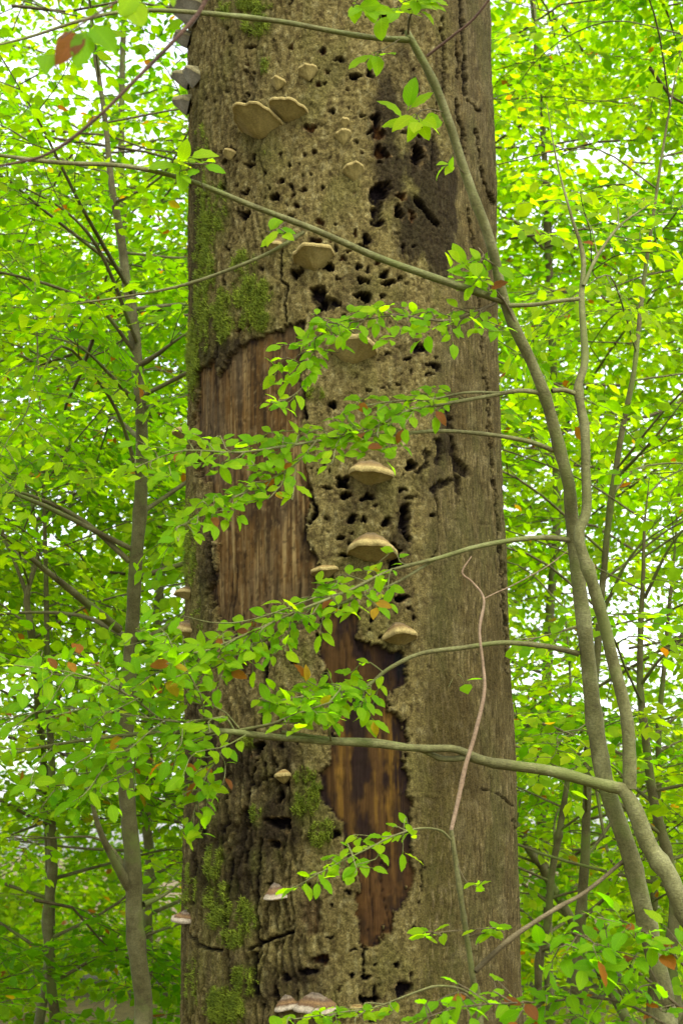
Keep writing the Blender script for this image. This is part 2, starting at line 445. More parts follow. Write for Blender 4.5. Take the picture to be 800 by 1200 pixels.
CRACKS = [ # polyline, half width px, depth m
([(541,0),(545,50),(548,75),(549,108)],3.2,0.03),([(536,50),(541,75),(539,90)],2.5,0.025),([(538,116),(541,139),(547,150),(546,180)],2.6,0.03),([(520,20),(523,80),(520,115)],2.0,0.015),([(552,115),(566,130)],1.4,0.012),
([(562,150),(568,200),(573,221),(579,240)],2.0,0.025),([(552,244),(557,279),(559,305),(560,322),(566,362),(568,400),(569,440),(574,450),(575,492),(578,526),(581,570),(584,600),(585,634),(589,665),(590,705),(593,735),(594,790)],1.5,0.016),
([(329,290),(330,330),(336,334),(333,357),(335,376)],1.4,0.02),([(486,233),(500,250),(513,263)],4.0,0.03),([(512,100),(514,130),(508,160),(506,200)],1.6,0.015),
([(222,1096),(232,1108),(245,1113),(258,1114)],2.2,0.03),([(290,1113),(310,1103),(325,1098),(342,1092)],2.0,0.03),([(264,1100),(266,1150)],3.0,0.02),([(297,1118),(298,1165)],4.0,0.02),([(426,1112),(427,1146)],1.6,0.02),([(437,1155),(440,1175)],2.0,0.02),
([(566,925),(585,930),(600,945)],1.2,0.01),([(600,960),(607,985)],1.6,0.012),([(493,1010),(494,1045)],1.2,0.012),([(355,455),(357,490)],3.0,0.03),([(360,570),(372,600),(362,612)],3.0,0.03),([(510,570),(513,612)],1.6,0.014),([(512,645),(505,655)],1.4,0.012),
([(255,380),(254,425)],2.0,0.02),([(232,230),(231,330)],1.6,0.015),([(296,900),(283,960),(286,1010)],2.5,0.018),([(262,900),(258,990)],2.2,0.018),([(268,1010),(262,1090)],2.4,0.018),([(305,985),(300,1060),(303,1110)],2.4,0.018),([(240,870),(236,960),(238,1010)],2.4,0.018),([(226,1000),(224,1060)],2.4,0.018),([(312,744),(308,800),(306,850)],2.4,0.03),([(245,620),(248,680),(241,700)],2.5,0.02)]

FLAKES = [  # ragged scars where a flake of bark is gone
[(508,514),(518,511),(521,528),(517,549),(510,543),(512,528)],
[(527,508),(535,516),(540,538),(557,554),(553,560),(541,553),(545,575),(541,592),(536,570),(534,545),(528,530)],
[(502,573),(513,564),(534,559),(531,567),(517,573),(508,578)],
[(484,556),(494,544),(497,526),(503,530),(501,546),(490,556)],
[(522,478),(530,474),(531,505),(525,508),(523,492)],
[(468,592),(478,590),(480,612),(474,632),(466,622),(470,606)],
[(436,220),(452,212),(458,222),(448,236),(446,252),(440,268),(434,262),(438,244),(430,232)],
[(366,336),(380,334),(384,350),(398,350),(396,360),(380,366),(368,356),(362,346)]]
MOSSES = [ # x, y, rx, ry, amount
(238,310,18,130,0.8),(225,420,12,70,0.7),(262,370,18,40,0.9),(295,345,30,32,1.0),(300,375,26,20,0.9),(285,310,22,25,0.55),(255,240,16,50,0.6),(236,170,14,40,0.5),(300,28,22,22,0.8),(295,5,28,12,0.9),(262,12,16,18,0.6),(310,70,14,26,0.5),(310,180,16,14,0.35),(322,130,20,10,0.4),(370,462,14,12,0.8),
(222,640,14,80,0.55),(230,720,14,60,0.4),(288,870,10,10,0.8),(360,930,24,44,0.8),(375,975,22,24,0.7),(300,955,14,18,0.6),(250,1010,18,40,0.6),(255,1060,26,40,0.75),(288,1075,18,30,0.9),(270,1100,22,16,0.9),(262,1180,34,30,1.0),(285,1150,24,24,0.9),(225,1150,14,50,0.5),(300,1010,12,20,0.4),(245,940,14,40,0.35),(330,1000,12,14,0.4),(470,1128,60,60,0.12),(355,770,30,26,0.3),(360,870,24,40,0.25),(222,1040,12,40,0.6)]

DARKS = [ # stains in the bark: x, y, rx, ry, amount
(226,300,14,230,0.55),(222,900,14,200,0.5),(470,400,24,80,0.45),(415,340,40,40,0.4),(440,590,40,40,0.4),(405,600,30,60,0.35),(465,690,26,50,0.5),(300,120,16,90,0.35),(470,90,30,90,0.45),
(512,255,28,64,2.2),(518,215,26,32,1.6),(495,190,28,36,1.5),(480,270,26,50,0.9),(452,130,22,70,0.7),(455,200,24,55,0.8),(475,260,26,40,0.5),(515,310,18,34,0.7),(485,30,30,40,0.35),(470,620,16,80,0.5),(522,500,18,60,0.5),(500,560,34,40,0.4),(460,655,20,50,0.45),(270,415,60,26,0.9),(240,395,24,60,0.55),(300,890,80,60,0.6),(265,1010,75,100,0.6),(330,960,40,60,0.75),(350,1150,50,40,0.5),(300,1150,40,40,0.5),(240,690,14,110,0.55),(236,860,26,80,0.6),(445,1150,50,50,0.25),(300,200,20,60,0.25),(285,60,26,60,0.3),(490,930,12,120,0.25),(425,340,36,30,0.25),(395,80,30,40,0.3),(440,150,16,50,0.6),(250,100,20,90,0.2),(515,85,20,60,0.4)]

def build_trunk():
    zf = np.arange(1.02, 4.36, 0.0035)
    z = np.concatenate([np.linspace(-0.25, 1.0, 50), zf, np.linspace(4.40, 9.0, 60)])
    a_front = np.radians(np.arange(-97, 97.01, 0.45))
    a_back = np.radians(np.linspace(97, 263, 46)[1:-1])
    th = np.concatenate([a_front, a_back])             # angle from the camera-facing side towards +x
    nz_, na = len(z), len(th)
    TH, Z = np.meshgrid(th, z)
    CX, R = axis_x(Z), rad(Z)
    NX, NY = np.sin(TH), -np.cos(TH)
    # root flare and a gently uneven section
    lob = 0.006 * np.sin(3 * TH + 0.8 + 0.4 * Z) + 0.004 * np.sin(5 * TH + 2.0 - 0.7 * Z)
    flare = np.clip(0.7 - Z, 0, 1) ** 2 * 0.35 * (0.5 + 0.5 * np.cos(5 * TH + 0.7))
    R0 = R + flare
    X0, Y0 = CX + R0 * NX, R0 * NY
    PX, PY = to_px(X0, Y0, Z)
    front = np.cos(TH) > 0.03
    PX = np.where(front, PX, np.where(NX > 0, 2000.0, -2000.0))
    S = TH * 0.455                                     # arc length, metres
    # warp for ragged outlines
    wx = 4.5 * fbm(S * 45, Z * 38, 11, 4, 0.6)
    wy = 4.5 * fbm(S * 45, Z * 38, 23, 4, 0.6)
    px, py = PX + wx, PY + wy
    fine = fbm(S * 160, Z * 120, 31, 3)

    edge = np.interp(PY, [-200, 0, 110, 220, 320, 400, 600, 760, 1000, 1200], [525, 525, 528, 532, 535, 512, 497, 490, 488, 490])
    smooth = np.where(front, sst(-14, 18, PX + 10 * fbm(S * 12, Z * 9, 41, 3) - edge), (NX > 0) * 1.0)
    lowleft = sst(330, 230, PX) * 1.0 + 0
    furrow = np.clip(sst(350, 300, PX) * (0.35 + 0.65 * sst(800, 880, PY)) + sst(400, 340, PX) * sst(840, 920, PY) * 0.6, 0, 1) * (1 - smooth)
    furrow = np.where(front, furrow, 0.5 * (1 - smooth))

    sdA, sdB, sdC = [poly_sd(px, py, q) for q in (SCAR_A, SCAR_B, SCAR_C)]
    sd = np.minimum(sdA, sdB)
    isl = sst(0.60, 0.78, 0.5 + 0.8 * fbm(S * 26, Z * 11, 139, 4, 0.6))
    sd = sd + 2.4 * fine + 11 * isl * np.exp(-np.abs(sd) / 9.0) - 7 * sst(0.60, 0.8, 0.5 + 0.8 * fbm(S * 24, Z * 12, 143, 4, 0.6)) * np.exp(-np.abs(sd) / 8.0)
    wood = sst(0.9, -0.9, sd)
    woodC = sst(2, -3, sdC)

    H = lob + 0.012 * fbm(S * 2.2, Z * 1.3, 51, 3)
    # crusty old bark: scales, vertical fissures, grain
    d1, d2, idr = worley(S * 80 + 0.6 * fbm(S * 40, Z * 30, 61, 3), Z * 44 + 0.6 * fbm(S * 40, Z * 30, 67, 3), 71)
    scale_edge = sst(0.03, 0.22, d2 - d1)
    grain = fbm(S * 120, Z * 85, 81, 4, 0.62)
    fiss = np.abs(fbm(S * 20 + 0.6 * fbm(S * 9, Z * 6, 5, 2), Z * 3.4, 91, 4, 0.55))
    fissd = sst(0.12, 0.0, fiss)
    rough_h = -0.0030 * (1 - scale_edge) + 0.0018 * (idr - 0.5) + 0.0026 * grain + 0.0028 * fbm(S * 26, Z * 16, 97, 3)
    rough_h = rough_h - fissd * (0.0035 + 0.011 * furrow)
    # smoother bark: long fine vertical wrinkles and short cross wrinkles
    wr = fbm(S * 150 + 1.2 * fbm(S * 30, Z * 14, 15, 2), Z * 15, 101, 3, 0.6)
    wr2 = fbm(S * 48, Z * 4.5, 103, 3)
    cross = np.maximum(0, fbm(S * 7, Z * 90 + 3 * fbm(S * 5, Z * 2, 8, 2), 107, 2) - 0.42)
    smooth_h = 0.0042 * wr + 0.0030 * wr2 - 0.007 * cross + 0.004 * fbm(S * 9, Z * 5, 109, 3)
    wfib = fbm(S * 190, Z * 3.0, 121, 3, 0.6); wfib2 = fbm(S * 42, Z * 2.2, 123, 3)
    wood_h = -0.014 + 0.004 * fbm(S * 14, Z * 3, 127, 3) + 0.0028 * wfib + 0.0050 * wfib2 + 0.0016 * fbm(S * 60, Z * 50, 125, 3)
    bark_h = rough_h * (1 - smooth) + smooth_h * smooth
    lip = np.exp(-np.clip(sd, 0, 99) / 5.0) * 0.0025 * (0.4 + 0.9 * (fine + 0.5))
    wcrk = sst(0.035, 0.0, np.abs(fbm(S * 15 + 0.4 * fbm(S * 20, Z * 4, 129, 2), Z * 0.9, 133, 3))) * sst(0.45, 0.65, 0.5 + 0.8 * fbm(S * 6, Z * 3, 135, 2))
    wood_h = wood_h - 0.006 * wcrk
    H = H + bark_h * (1 - wood) + lip * (1 - wood) + wood_h * wood - 0.012 * woodC * (1 - wood)
    # wood just inside the bark edge is darker in patches
    under = sst(-7, -1, sd) * wood * sst(0.35, 0.6, 0.5 + fbm(S * 14, Z * 10, 131, 3))

    hole = np.zeros_like(H); rust = np.zeros_like(H); chip = np.zeros_like(H); halo = np.zeros_like(H)
    fine2 = fbm(S * 110, Z * 90, 37, 3)
    hx, hy = PX + 0.95 * wx + 2.2 * fine, PY + 0.95 * wy + 2.2 * fine2
    r5 = np.random.default_rng(15)
    def dig(x, y, rx, ry, c, depth):
        m = (np.abs(PX - x) < rx * 1.7 + 6) & (np.abs(PY - y) < ry * 1.7 + 6)
        if not m.any(): return
        ux, uy = (hx[m] - x) / rx, (hy[m] - y) / ry
        ang = np.arctan2(uy, ux); k1, k2 = r5.uniform(0, 6.28, 2)
        q = np.sqrt(ux ** 2 + uy ** 2) * (1 + 0.20 * np.sin(2 * ang + k1) + 0.17 * np.sin(3 * ang + k2))
        depth = depth * r5.uniform(0.55, 1.15)
        rr = min(rx, ry)
        k = sst(1.0 + 0.6 / rr, 1.0 - 1.0 / rr, q)
        hole[m] = np.maximum(hole[m], k * depth)
        if c: rust[m] = np.maximum(rust[m], sst(1.4, 0.6, q))
        chip[m] = np.maximum(chip[m], sst(0.5, 0.1, np.abs(q - 1.15)))
        halo[m] = np.maximum(halo[m], sst(2.1, 0.9, q))
    for x, y, rx, ry, c in HOLES:
        rr = min(rx, ry)
        fq = 0.60 if min(rx, ry) < 4.5 else 0.76
        dig(x, y, rx * fq, ry * fq, c, min(0.045, (0.010 + 0.0042 * rr) if not c else 0.016 + 0.001 * rr))
    r2 = np.random.default_rng(5)
    for k in range(150):                                # beetle and woodpecker pecks
        x, y = r2.uniform(222, 515), r2.uniform(0, 1195)
        if r2.random() < 0.35 and y > 560: continue
        s = r2.choice([0.9, 1.2, 1.6, 2.1], p=[0.4, 0.35, 0.17, 0.08])
        dig(x, y, s, s * r2.uniform(0.8, 1.9), r2.random() < 0.25, 0.010 + 0.004 * s)
    for q in FLAKES:
        xs = [p[0] for p in q]; ys = [p[1] for p in q]
        m = (PX > min(xs) - 12) & (PX < max(xs) + 12) & (PY > min(ys) - 12) & (PY < max(ys) + 12)
        k = sst(0.9, -1.2, poly_sd(PX[m] + 1.3 * wx[m], PY[m] + 1.3 * wy[m], q))
        hole[m] = np.maximum(hole[m], k * (0.013 + 0.006 * fine[m]))
    crk = np.zeros_like(H)
    for pts, hw, dep in CRACKS:
        xs = [p[0] for p in pts]; ys = [p[1] for p in pts]
        m = (PX > min(xs) - 14) & (PX < max(xs) + 14) & (PY > min(ys) - 14) & (PY < max(ys) + 14)
        if not m.any(): continue
        d = line_d(PX[m] + 0.9 * wx[m], PY[m] + 0.4 * wy[m], pts)
        gap = 0.55 + 0.9 * fbm(S[m] * 20, Z[m] * 18, 141, 3)
        crk[m] = np.maximum(crk[m], sst(hw * 1.15, hw * 0.2, d + np.maximum(0, 1.6 * (0.5 - gap)) + 0.35 * hw * fine[m]) * dep)
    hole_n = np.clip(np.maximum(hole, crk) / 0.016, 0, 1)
    H = H - np.maximum(hole, crk) * (1 - 0.75 * wood)

    moss = np.zeros_like(H)
    for x, y, rx, ry, am in MOSSES:
        q = np.sqrt(((PX - x) / rx) ** 2 + ((PY - y) / ry) ** 2)
        moss = np.maximum(moss, am * sst(1.25, 0.35, q))
    film = moss.copy()
    mn = 0.42 + 1.25 * fbm(S * 34, Z * 15, 151, 4, 0.62)
    moss = sst(0.26, 0.66, moss * (0.34 + mn)) * (1 - wood) * (1 - np.clip(hole_n, 0, 1)) * (1 - smooth)
    moss = np.where(front, moss, 0.35 * sst(0.5, 0.8, mn) * (1 - smooth))
    H = H + moss * 0.004

    dark = np.zeros_like(H)
    for x, y, rx, ry, am in DARKS:
        q = np.sqrt(((PX + 1.5 * wx - x) / rx) ** 2 + ((PY + 1.5 * wy - y) / ry) ** 2)
        dark = np.maximum(dark, am * sst(1.2, 0.3, q))
    dn = 0.5 + 0.8 * fbm(S * 24, Z * 7, 161, 4, 0.6)
    dark = np.clip(sst(0.12, 0.75, dark * (0.45 + 1.1 * dn)), 0, 1)

    # ---- colour of each material (albedo), shade of holes and cracks painted in
    def mix(a, b, t): return a + (np.asarray(b, float) - a) * t[..., None]
    n1 = 0.5 + 0.7 * fbm(S * 16, Z * 9, 171, 4, 0.6)
    n2 = 0.5 + 0.8 * fbm(S * 60, Z * 34, 173, 3, 0.6)
    n3 = 0.5 + 0.8 * fbm(S * 30, Z * 4, 175, 3)
    c = np.zeros(H.shape + (3,)) + np.array([0.255, 0.215, 0.092])
    c = mix(c, (0.36, 0.31, 0.150), np.clip(n1 * 1.2 - 0.2, 0, 1))
    c = mix(c, (0.50, 0.46, 0.27), sst(0.58, 0.9, n2) * 0.85)
    c = mix(c, (0.110, 0.084, 0.040), sst(0.45, 0.15, n2) * 0.8)
    c = mix(c, (0.21, 0.21, 0.070), sst(0.5, 0.8, 0.5 + 0.8 * fbm(S * 8, Z * 5, 177, 3)) * 0.5)
    c = mix(c, (0.090, 0.070, 0.042), fissd * (0.2 + 0.45 * furrow))
    c = mix(c, (0.125, 0.100, 0.058), furrow * sst(0.35, 0.7, n3) * 0.7)
    cs = np.zeros_like(c) + np.array([0.172, 0.146, 0.066])
    cs = mix(cs, (0.235, 0.195, 0.100), np.clip(n3, 0, 1) * 0.8)
    cs = mix(cs, (0.075, 0.060, 0.028), sst(0.56, 0.2, 0.5 + 0.8 * wr) * 0.85)
    cs = mix(cs, (0.150, 0.142, 0.045), sst(600, 1000, PY) * sst(560, 500, PX) * 0.7)
    cs = mix(cs, (0.33, 0.28, 0.20), sst(250, 60, PY) * sst(515, 560, PX) * 0.55 * n2)
    cs = mix(cs, (0.27, 0.195, 0.085), sst(0.55, 0.9, n1) * 0.35)
    cs = mix(cs, (0.40, 0.34, 0.22), sst(0.60, 0.9, 0.5 + 0.8 * wr) * 0.7)
    m1 = 0.5 + 0.8 * fbm(S * 5, Z * 2.2, 191, 4, 0.6); m2 = 0.5 + 0.8 * fbm(S * 11, Z * 16, 193, 4, 0.6)
    cs = mix(cs, (0.105, 0.082, 0.036), sst(0.48, 0.8, m1) * 0.65)
    cs = mix(cs, (0.125, 0.130, 0.050), sst(0.52, 0.25, m1) * 0.55)
    cs = mix(cs, (0.30, 0.265, 0.165), sst(0.62, 0.85, m2) * 0.40)
    cs = mix(cs, (0.070, 0.052, 0.026), sst(0.34, 0.2, m2) * 0.35 + np.clip(cross * 2.5, 0, 1) * 0.6)
    cs = mix(cs, (0.080, 0.060, 0.030), sst(535, 500, PX) * sst(0.4, 0.7, m2) * 0.4)
    c = mix(c, (0, 0, 0), smooth * 0) * (1 - smooth[..., None]) + cs * smooth[..., None]
    c = mix(c, (0.030, 0.022, 0.017), dark * 0.85)
    c = mix(c, (0.17, 0.19, 0.050), film * (1 - smooth) * front * sst(0.2, 0.6, n1) * 0.8)
    c = mix(c, (0.16, 0.21, 0.020), np.clip(moss, 0, 1) * 0.9)
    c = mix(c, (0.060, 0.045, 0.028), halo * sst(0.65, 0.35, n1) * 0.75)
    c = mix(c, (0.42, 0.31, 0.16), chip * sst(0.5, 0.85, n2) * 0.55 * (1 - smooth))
    c = mix(c, (0.018, 0.012, 0.009), hole_n * (1 - 0.8 * wood))  # dark rotten wood in holes and cracks, with recess shade painted in
    rusty = np.zeros_like(c) + np.array([0.13, 0.058, 0.025])
    rusty = mix(rusty, (0.30, 0.15, 0.05), sst(0.55, 0.9, n2))
    c = c * (1 - (rust * sst(0.2, 0.6, n2))[..., None] * 0.8) + rusty * (rust * sst(0.2, 0.6, n2))[..., None] * 0.8
    # exposed wood
    st1 = 0.5 + 0.8 * fbm(S * 44, Z * 1.3, 181, 4, 0.62)
    st2 = 0.5 + 0.8 * fbm(S * 120, Z * 3.2, 183, 3, 0.6)
    st3 = 0.5 + 0.8 * fbm(S * 20, Z * 8, 185, 4, 0.6)
    wa = np.zeros_like(c) + np.array([0.165, 0.098, 0.036])
    wa = mix(wa, (0.26, 0.175, 0.075), sst(0.48, 0.8, st1) * 0.85)
    wa = mix(wa, (0.45, 0.36, 0.19), sst(0.53, 0.74, st2 * 0.6 + st1 * 0.4) * 0.85)
    wa = mix(wa, (0.050, 0.034, 0.017), sst(0.49, 0.27, 0.7 * st1 + 0.3 * st3) * 0.92)
    wa = mix(wa, (0.26, 0.145, 0.03), sst(0.6, 0.85, st3) * sst(450, 400, PY) * 0.5)
    wb = np.zeros_like(c) + np.array([0.115, 0.066, 0.026])
    wb = mix(wb, (0.020, 0.013, 0.009), sst(0.55, 0.3, st3) * 0.85)
    wb = mix(wb, (0.34, 0.205, 0.040), sst(0.52, 0.72, 0.6 * st1 + 0.4 * st3) * sst(780, 850, PY) * 0.6)
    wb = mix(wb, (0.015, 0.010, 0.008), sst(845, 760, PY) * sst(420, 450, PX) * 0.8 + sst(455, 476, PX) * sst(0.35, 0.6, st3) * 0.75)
    wb = mix(wb, (0.165, 0.088, 0.036), sst(960, 1060, PY) * 0.6)
    blotch = sst(0.55, 0.8, 0.5 + 0.8 * fbm(S * 12, Z * 5, 187, 4, 0.6))
    wa = mix(wa, (0.055, 0.036, 0.020), blotch * 0.75)
    wa = mix(wa, (0.30, 0.235, 0.14), sst(0.6, 0.8, 0.5 + 0.8 * fbm(S * 30, Z * 14, 189, 4, 0.65)) * 0.4)
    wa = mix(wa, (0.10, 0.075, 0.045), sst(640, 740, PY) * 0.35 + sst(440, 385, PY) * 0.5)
    grey = sst(0.45, 0.75, 0.5 + 0.8 * fbm(S * 7, Z * 3.5, 195, 4, 0.62))
    wa = mix(wa, (0.19, 0.155, 0.105), grey * 0.45)
    spk = sst(0.66, 0.86, 0.5 + 0.8 * fbm(S * 90, Z * 60, 197, 3, 0.6))
    wa = mix(wa, (0.40, 0.31, 0.18), spk * 0.35); wa = mix(wa, (0.035, 0.024, 0.014), sst(0.34, 0.18, 0.5 + 0.8 * fbm(S * 70, Z * 40, 199, 3, 0.6)) * 0.6)
    wb = mix(wb, (0.035, 0.023, 0.013), sst(0.5, 0.75, 0.5 + 0.8 * fbm(S * 18, Z * 9, 201, 4, 0.62)) * 0.75)
    wsel = (sdB < sdA).astype(float)[..., None]
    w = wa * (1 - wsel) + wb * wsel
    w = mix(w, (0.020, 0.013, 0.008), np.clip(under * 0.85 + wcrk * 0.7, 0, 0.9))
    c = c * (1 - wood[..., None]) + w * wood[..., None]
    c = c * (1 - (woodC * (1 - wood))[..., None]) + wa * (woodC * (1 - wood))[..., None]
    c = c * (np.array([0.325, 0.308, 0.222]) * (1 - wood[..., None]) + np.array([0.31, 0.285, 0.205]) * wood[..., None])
    c = np.clip(c, 0.004, 0.8)

    Rr = R0 + H
    V = np.stack([CX + Rr * NX, Rr * NY, Z], -1).reshape(-1, 3)
    C = np.concatenate([c, np.ones(c.shape[:2] + (1,))], -1).reshape(-1, 4)
    I = np.arange(nz_ * na).reshape(nz_, na)
    J = np.roll(I, -1, axis=1)
    F = np.stack([I[:-1], J[:-1], J[1:], I[1:]], -1).reshape(-1, 4)
    ws = (wood > 0.5).reshape(-1)
    fw = ws[F].all(1)
    isB = (sdB < sdA).reshape(-1)[F[:, 0]]
    tree = thing("dead_beech_tree", (0.043, 0, 0), "huge dead beech trunk with bracket fungi, peeled bark and woodpecker holes", "tree")
    off = np.array([0.043, 0, 0])
    def sub(name, mask, mat, label=None):
        f = F[mask]
        u, inv = np.unique(f, return_inverse=True)
        me = mesh_np(name, V[u] - off, inv.reshape(-1, 4))
        attr(me, "tint", C[u], 'FLOAT_COLOR')
        o = link(name, me, mat, tree)
        if label: o["label"] = label
        return o
    sub("bark", ~fw, M_BARK)
    sub("exposed_wood", fw & ~isB, M_WOOD, "broad reddish brown patch of bare wood")
    sub("exposed_wood", fw & isB, M_WOOD, "narrow dark rotten strip of bare wood with ochre streaks")
    # broken top of the snag
    tz = 9.0
    tv = [(axis_x(tz) - 0.043 + 0.43 * math.sin(t), -0.43 * math.cos(t), tz - 0.02 + 0.2 * _hash(np.array([k]), np.array([3]), 4)[0]) for k, t in enumerate(np.linspace(0, 2 * math.pi, 40, endpoint=False))]
    tv.append((axis_x(tz) - 0.043, 0, tz - 0.1))
    me = mesh_np("broken_top", np.array(tv), np.array([(k, (k + 1) % 40, 40) for k in range(40)]))
    attr(me, "tint", np.tile([0.14, 0.08, 0.04, 1.0], (41, 1)), 'FLOAT_COLOR')
    link("broken_top", me, M_WOOD, tree)
    # moss: tiny shoots standing off the bark
    mo = (moss * (np.cos(TH) > -0.2)).reshape(-1)
    cand = np.where((mo > 0.22 + 0.5 * np.random.default_rng(8).random(len(mo))) & (Z.reshape(-1) > 1.02) & (Z.reshape(-1) < 4.35))[0]
    r3 = np.random.default_rng(12)
    pick = cand[r3.random(len(cand)) < np.minimum(1.0, 34000 / max(1, len(cand)))]
    p = V[pick]; n = np.stack([NX, NY, 0 * NX], -1).reshape(-1, 3)[pick]
    n = nz(n + r3.normal(0, 0.55, n.shape) + np.array([0, 0, 0.35]))
    sidev = nz(np.cross(n, r3.normal(0, 1, n.shape)))
    ln = (0.004 + 0.009 * r3.random((len(p), 1))) * (0.6 + 0.6 * mo[pick][:, None])
    a = p - n * 0.002 + sidev * 0.0016; b = p - n * 0.002 - sidev * 0.0016
    t = p + n * ln
    mid = p + n * ln * 0.5 + np.cross(sidev, n) * 0.0016
    MV = np.stack([a, b, mid, t], 1).reshape(-1, 3) - off
    k = np.arange(len(p))[:, None] * 4
    MF = np.concatenate([k + [0, 2, 3], k + [2, 1, 3], k + [1, 0, 3]])
    o = link("moss", mesh_np("moss", MV, MF, False), M_MOSS, tree)
    tag(o, "bright green moss tufts on the bark", None, None, "stuff")
    return
build_trunk()

# ------------------------------------------------------------------ bracket fungi
def fungus(px, py, w, style, label, depth=0.7, h=0.5, drop=0.12, thick=0.10, yaw=0.0, roll=0.0, seed=0, push=0.0, pitch=0.0):
    """Half-round bracket; w = width in photo pixels; depth, h, drop, thick relative to its width."""
    p, n = surf(min(max(px, 219), 604), py)
    dist = np.dot(p - CAM, FW)
    W = 1.12 * w / FPX * dist
    a = W / 2
    NF, nt_, nu = 44, 22, 12
    phi = np.linspace(0, math.pi, NF)
    rs = np.random.default_rng(seed + 100)
    ph = rs.uniform(0, 6.28, 4)
    out = 1 + 0.05 * np.sin(3 * phi + ph[0]) + 0.035 * np.sin(5 * phi + ph[1]) + 0.02 * np.sin(9 * phi + ph[2]) + 0.014 * np.sin(16 * phi + ph[3])
    rho = np.linspace(0.0, 1, nt_)
    dome = h * W * (1 - rho ** 1.5) + W * 0.02 * np.abs(np.sin(rho * 15 + ph[0])) * (rho > 0.15)
    prof_t = [(r_, z_) for r_, z_ in zip(rho, dome)] + [(1.02, -0.25 * thick * W), (1.02, -0.6 * thick * W), (0.985, -0.95 * thick * W)]
    prof_u = [(0.985, -0.95 * thick * W)] + [(r_, -thick * W - drop * W * (1 - r_) - 0.015 * W * math.sin(r_ * 5)) for r_ in np.linspace(0.94, 0.0, nu)]
    D = depth * W
    sink = min(0.020, 0.30 * D)
    def grid(prof):
        V, ring = [], []
        for r_, z_ in prof:
            for k, f in enumerate(phi):
                q = out[k]
                wob = 1 + 0.02 * math.sin(7 * f + 9 * r_ + ph[1])
                ed = 0.03 * W * math.sin(2 * f + ph[2]) * r_
                V.append((a * r_ * q * wob * math.cos(f), D * r_ * q * wob * math.sin(f) ** 0.85 - sink, z_ + ed))
                ring.append(min(1.0, r_))
        m = len(prof); I = np.arange(m * NF).reshape(m, NF)
        F = np.stack([I[:-1, :-1], I[1:, :-1], I[1:, 1:], I[:-1, 1:]], -1).reshape(-1, 4)
        return np.array(V), F, np.array(ring)
    cap_m = {"tan": M_CAP, "band": M_CAPB, "pale": M_CAPP, "grey": M_CAPG}[style]
    root = thing("bracket_fungus", p + n * (push + 0.004), label, "fungus", "bracket fungi on the dead beech trunk")
    yv = math.atan2(n[1], n[0]) - math.pi / 2 + yaw
    root.rotation_euler = (pitch, roll, yv)
    V, F, ring = grid(prof_t)
    me = mesh_np("cap", V, F[:, ::-1]); attr(me, "ring", ring)
    link("cap", me, cap_m, root)
    V, F, ring = grid(prof_u)
    link("pore_surface", mesh_np("pore_surface", V, F[:, ::-1]), M_POREG if style == "grey" else M_PORE, root)

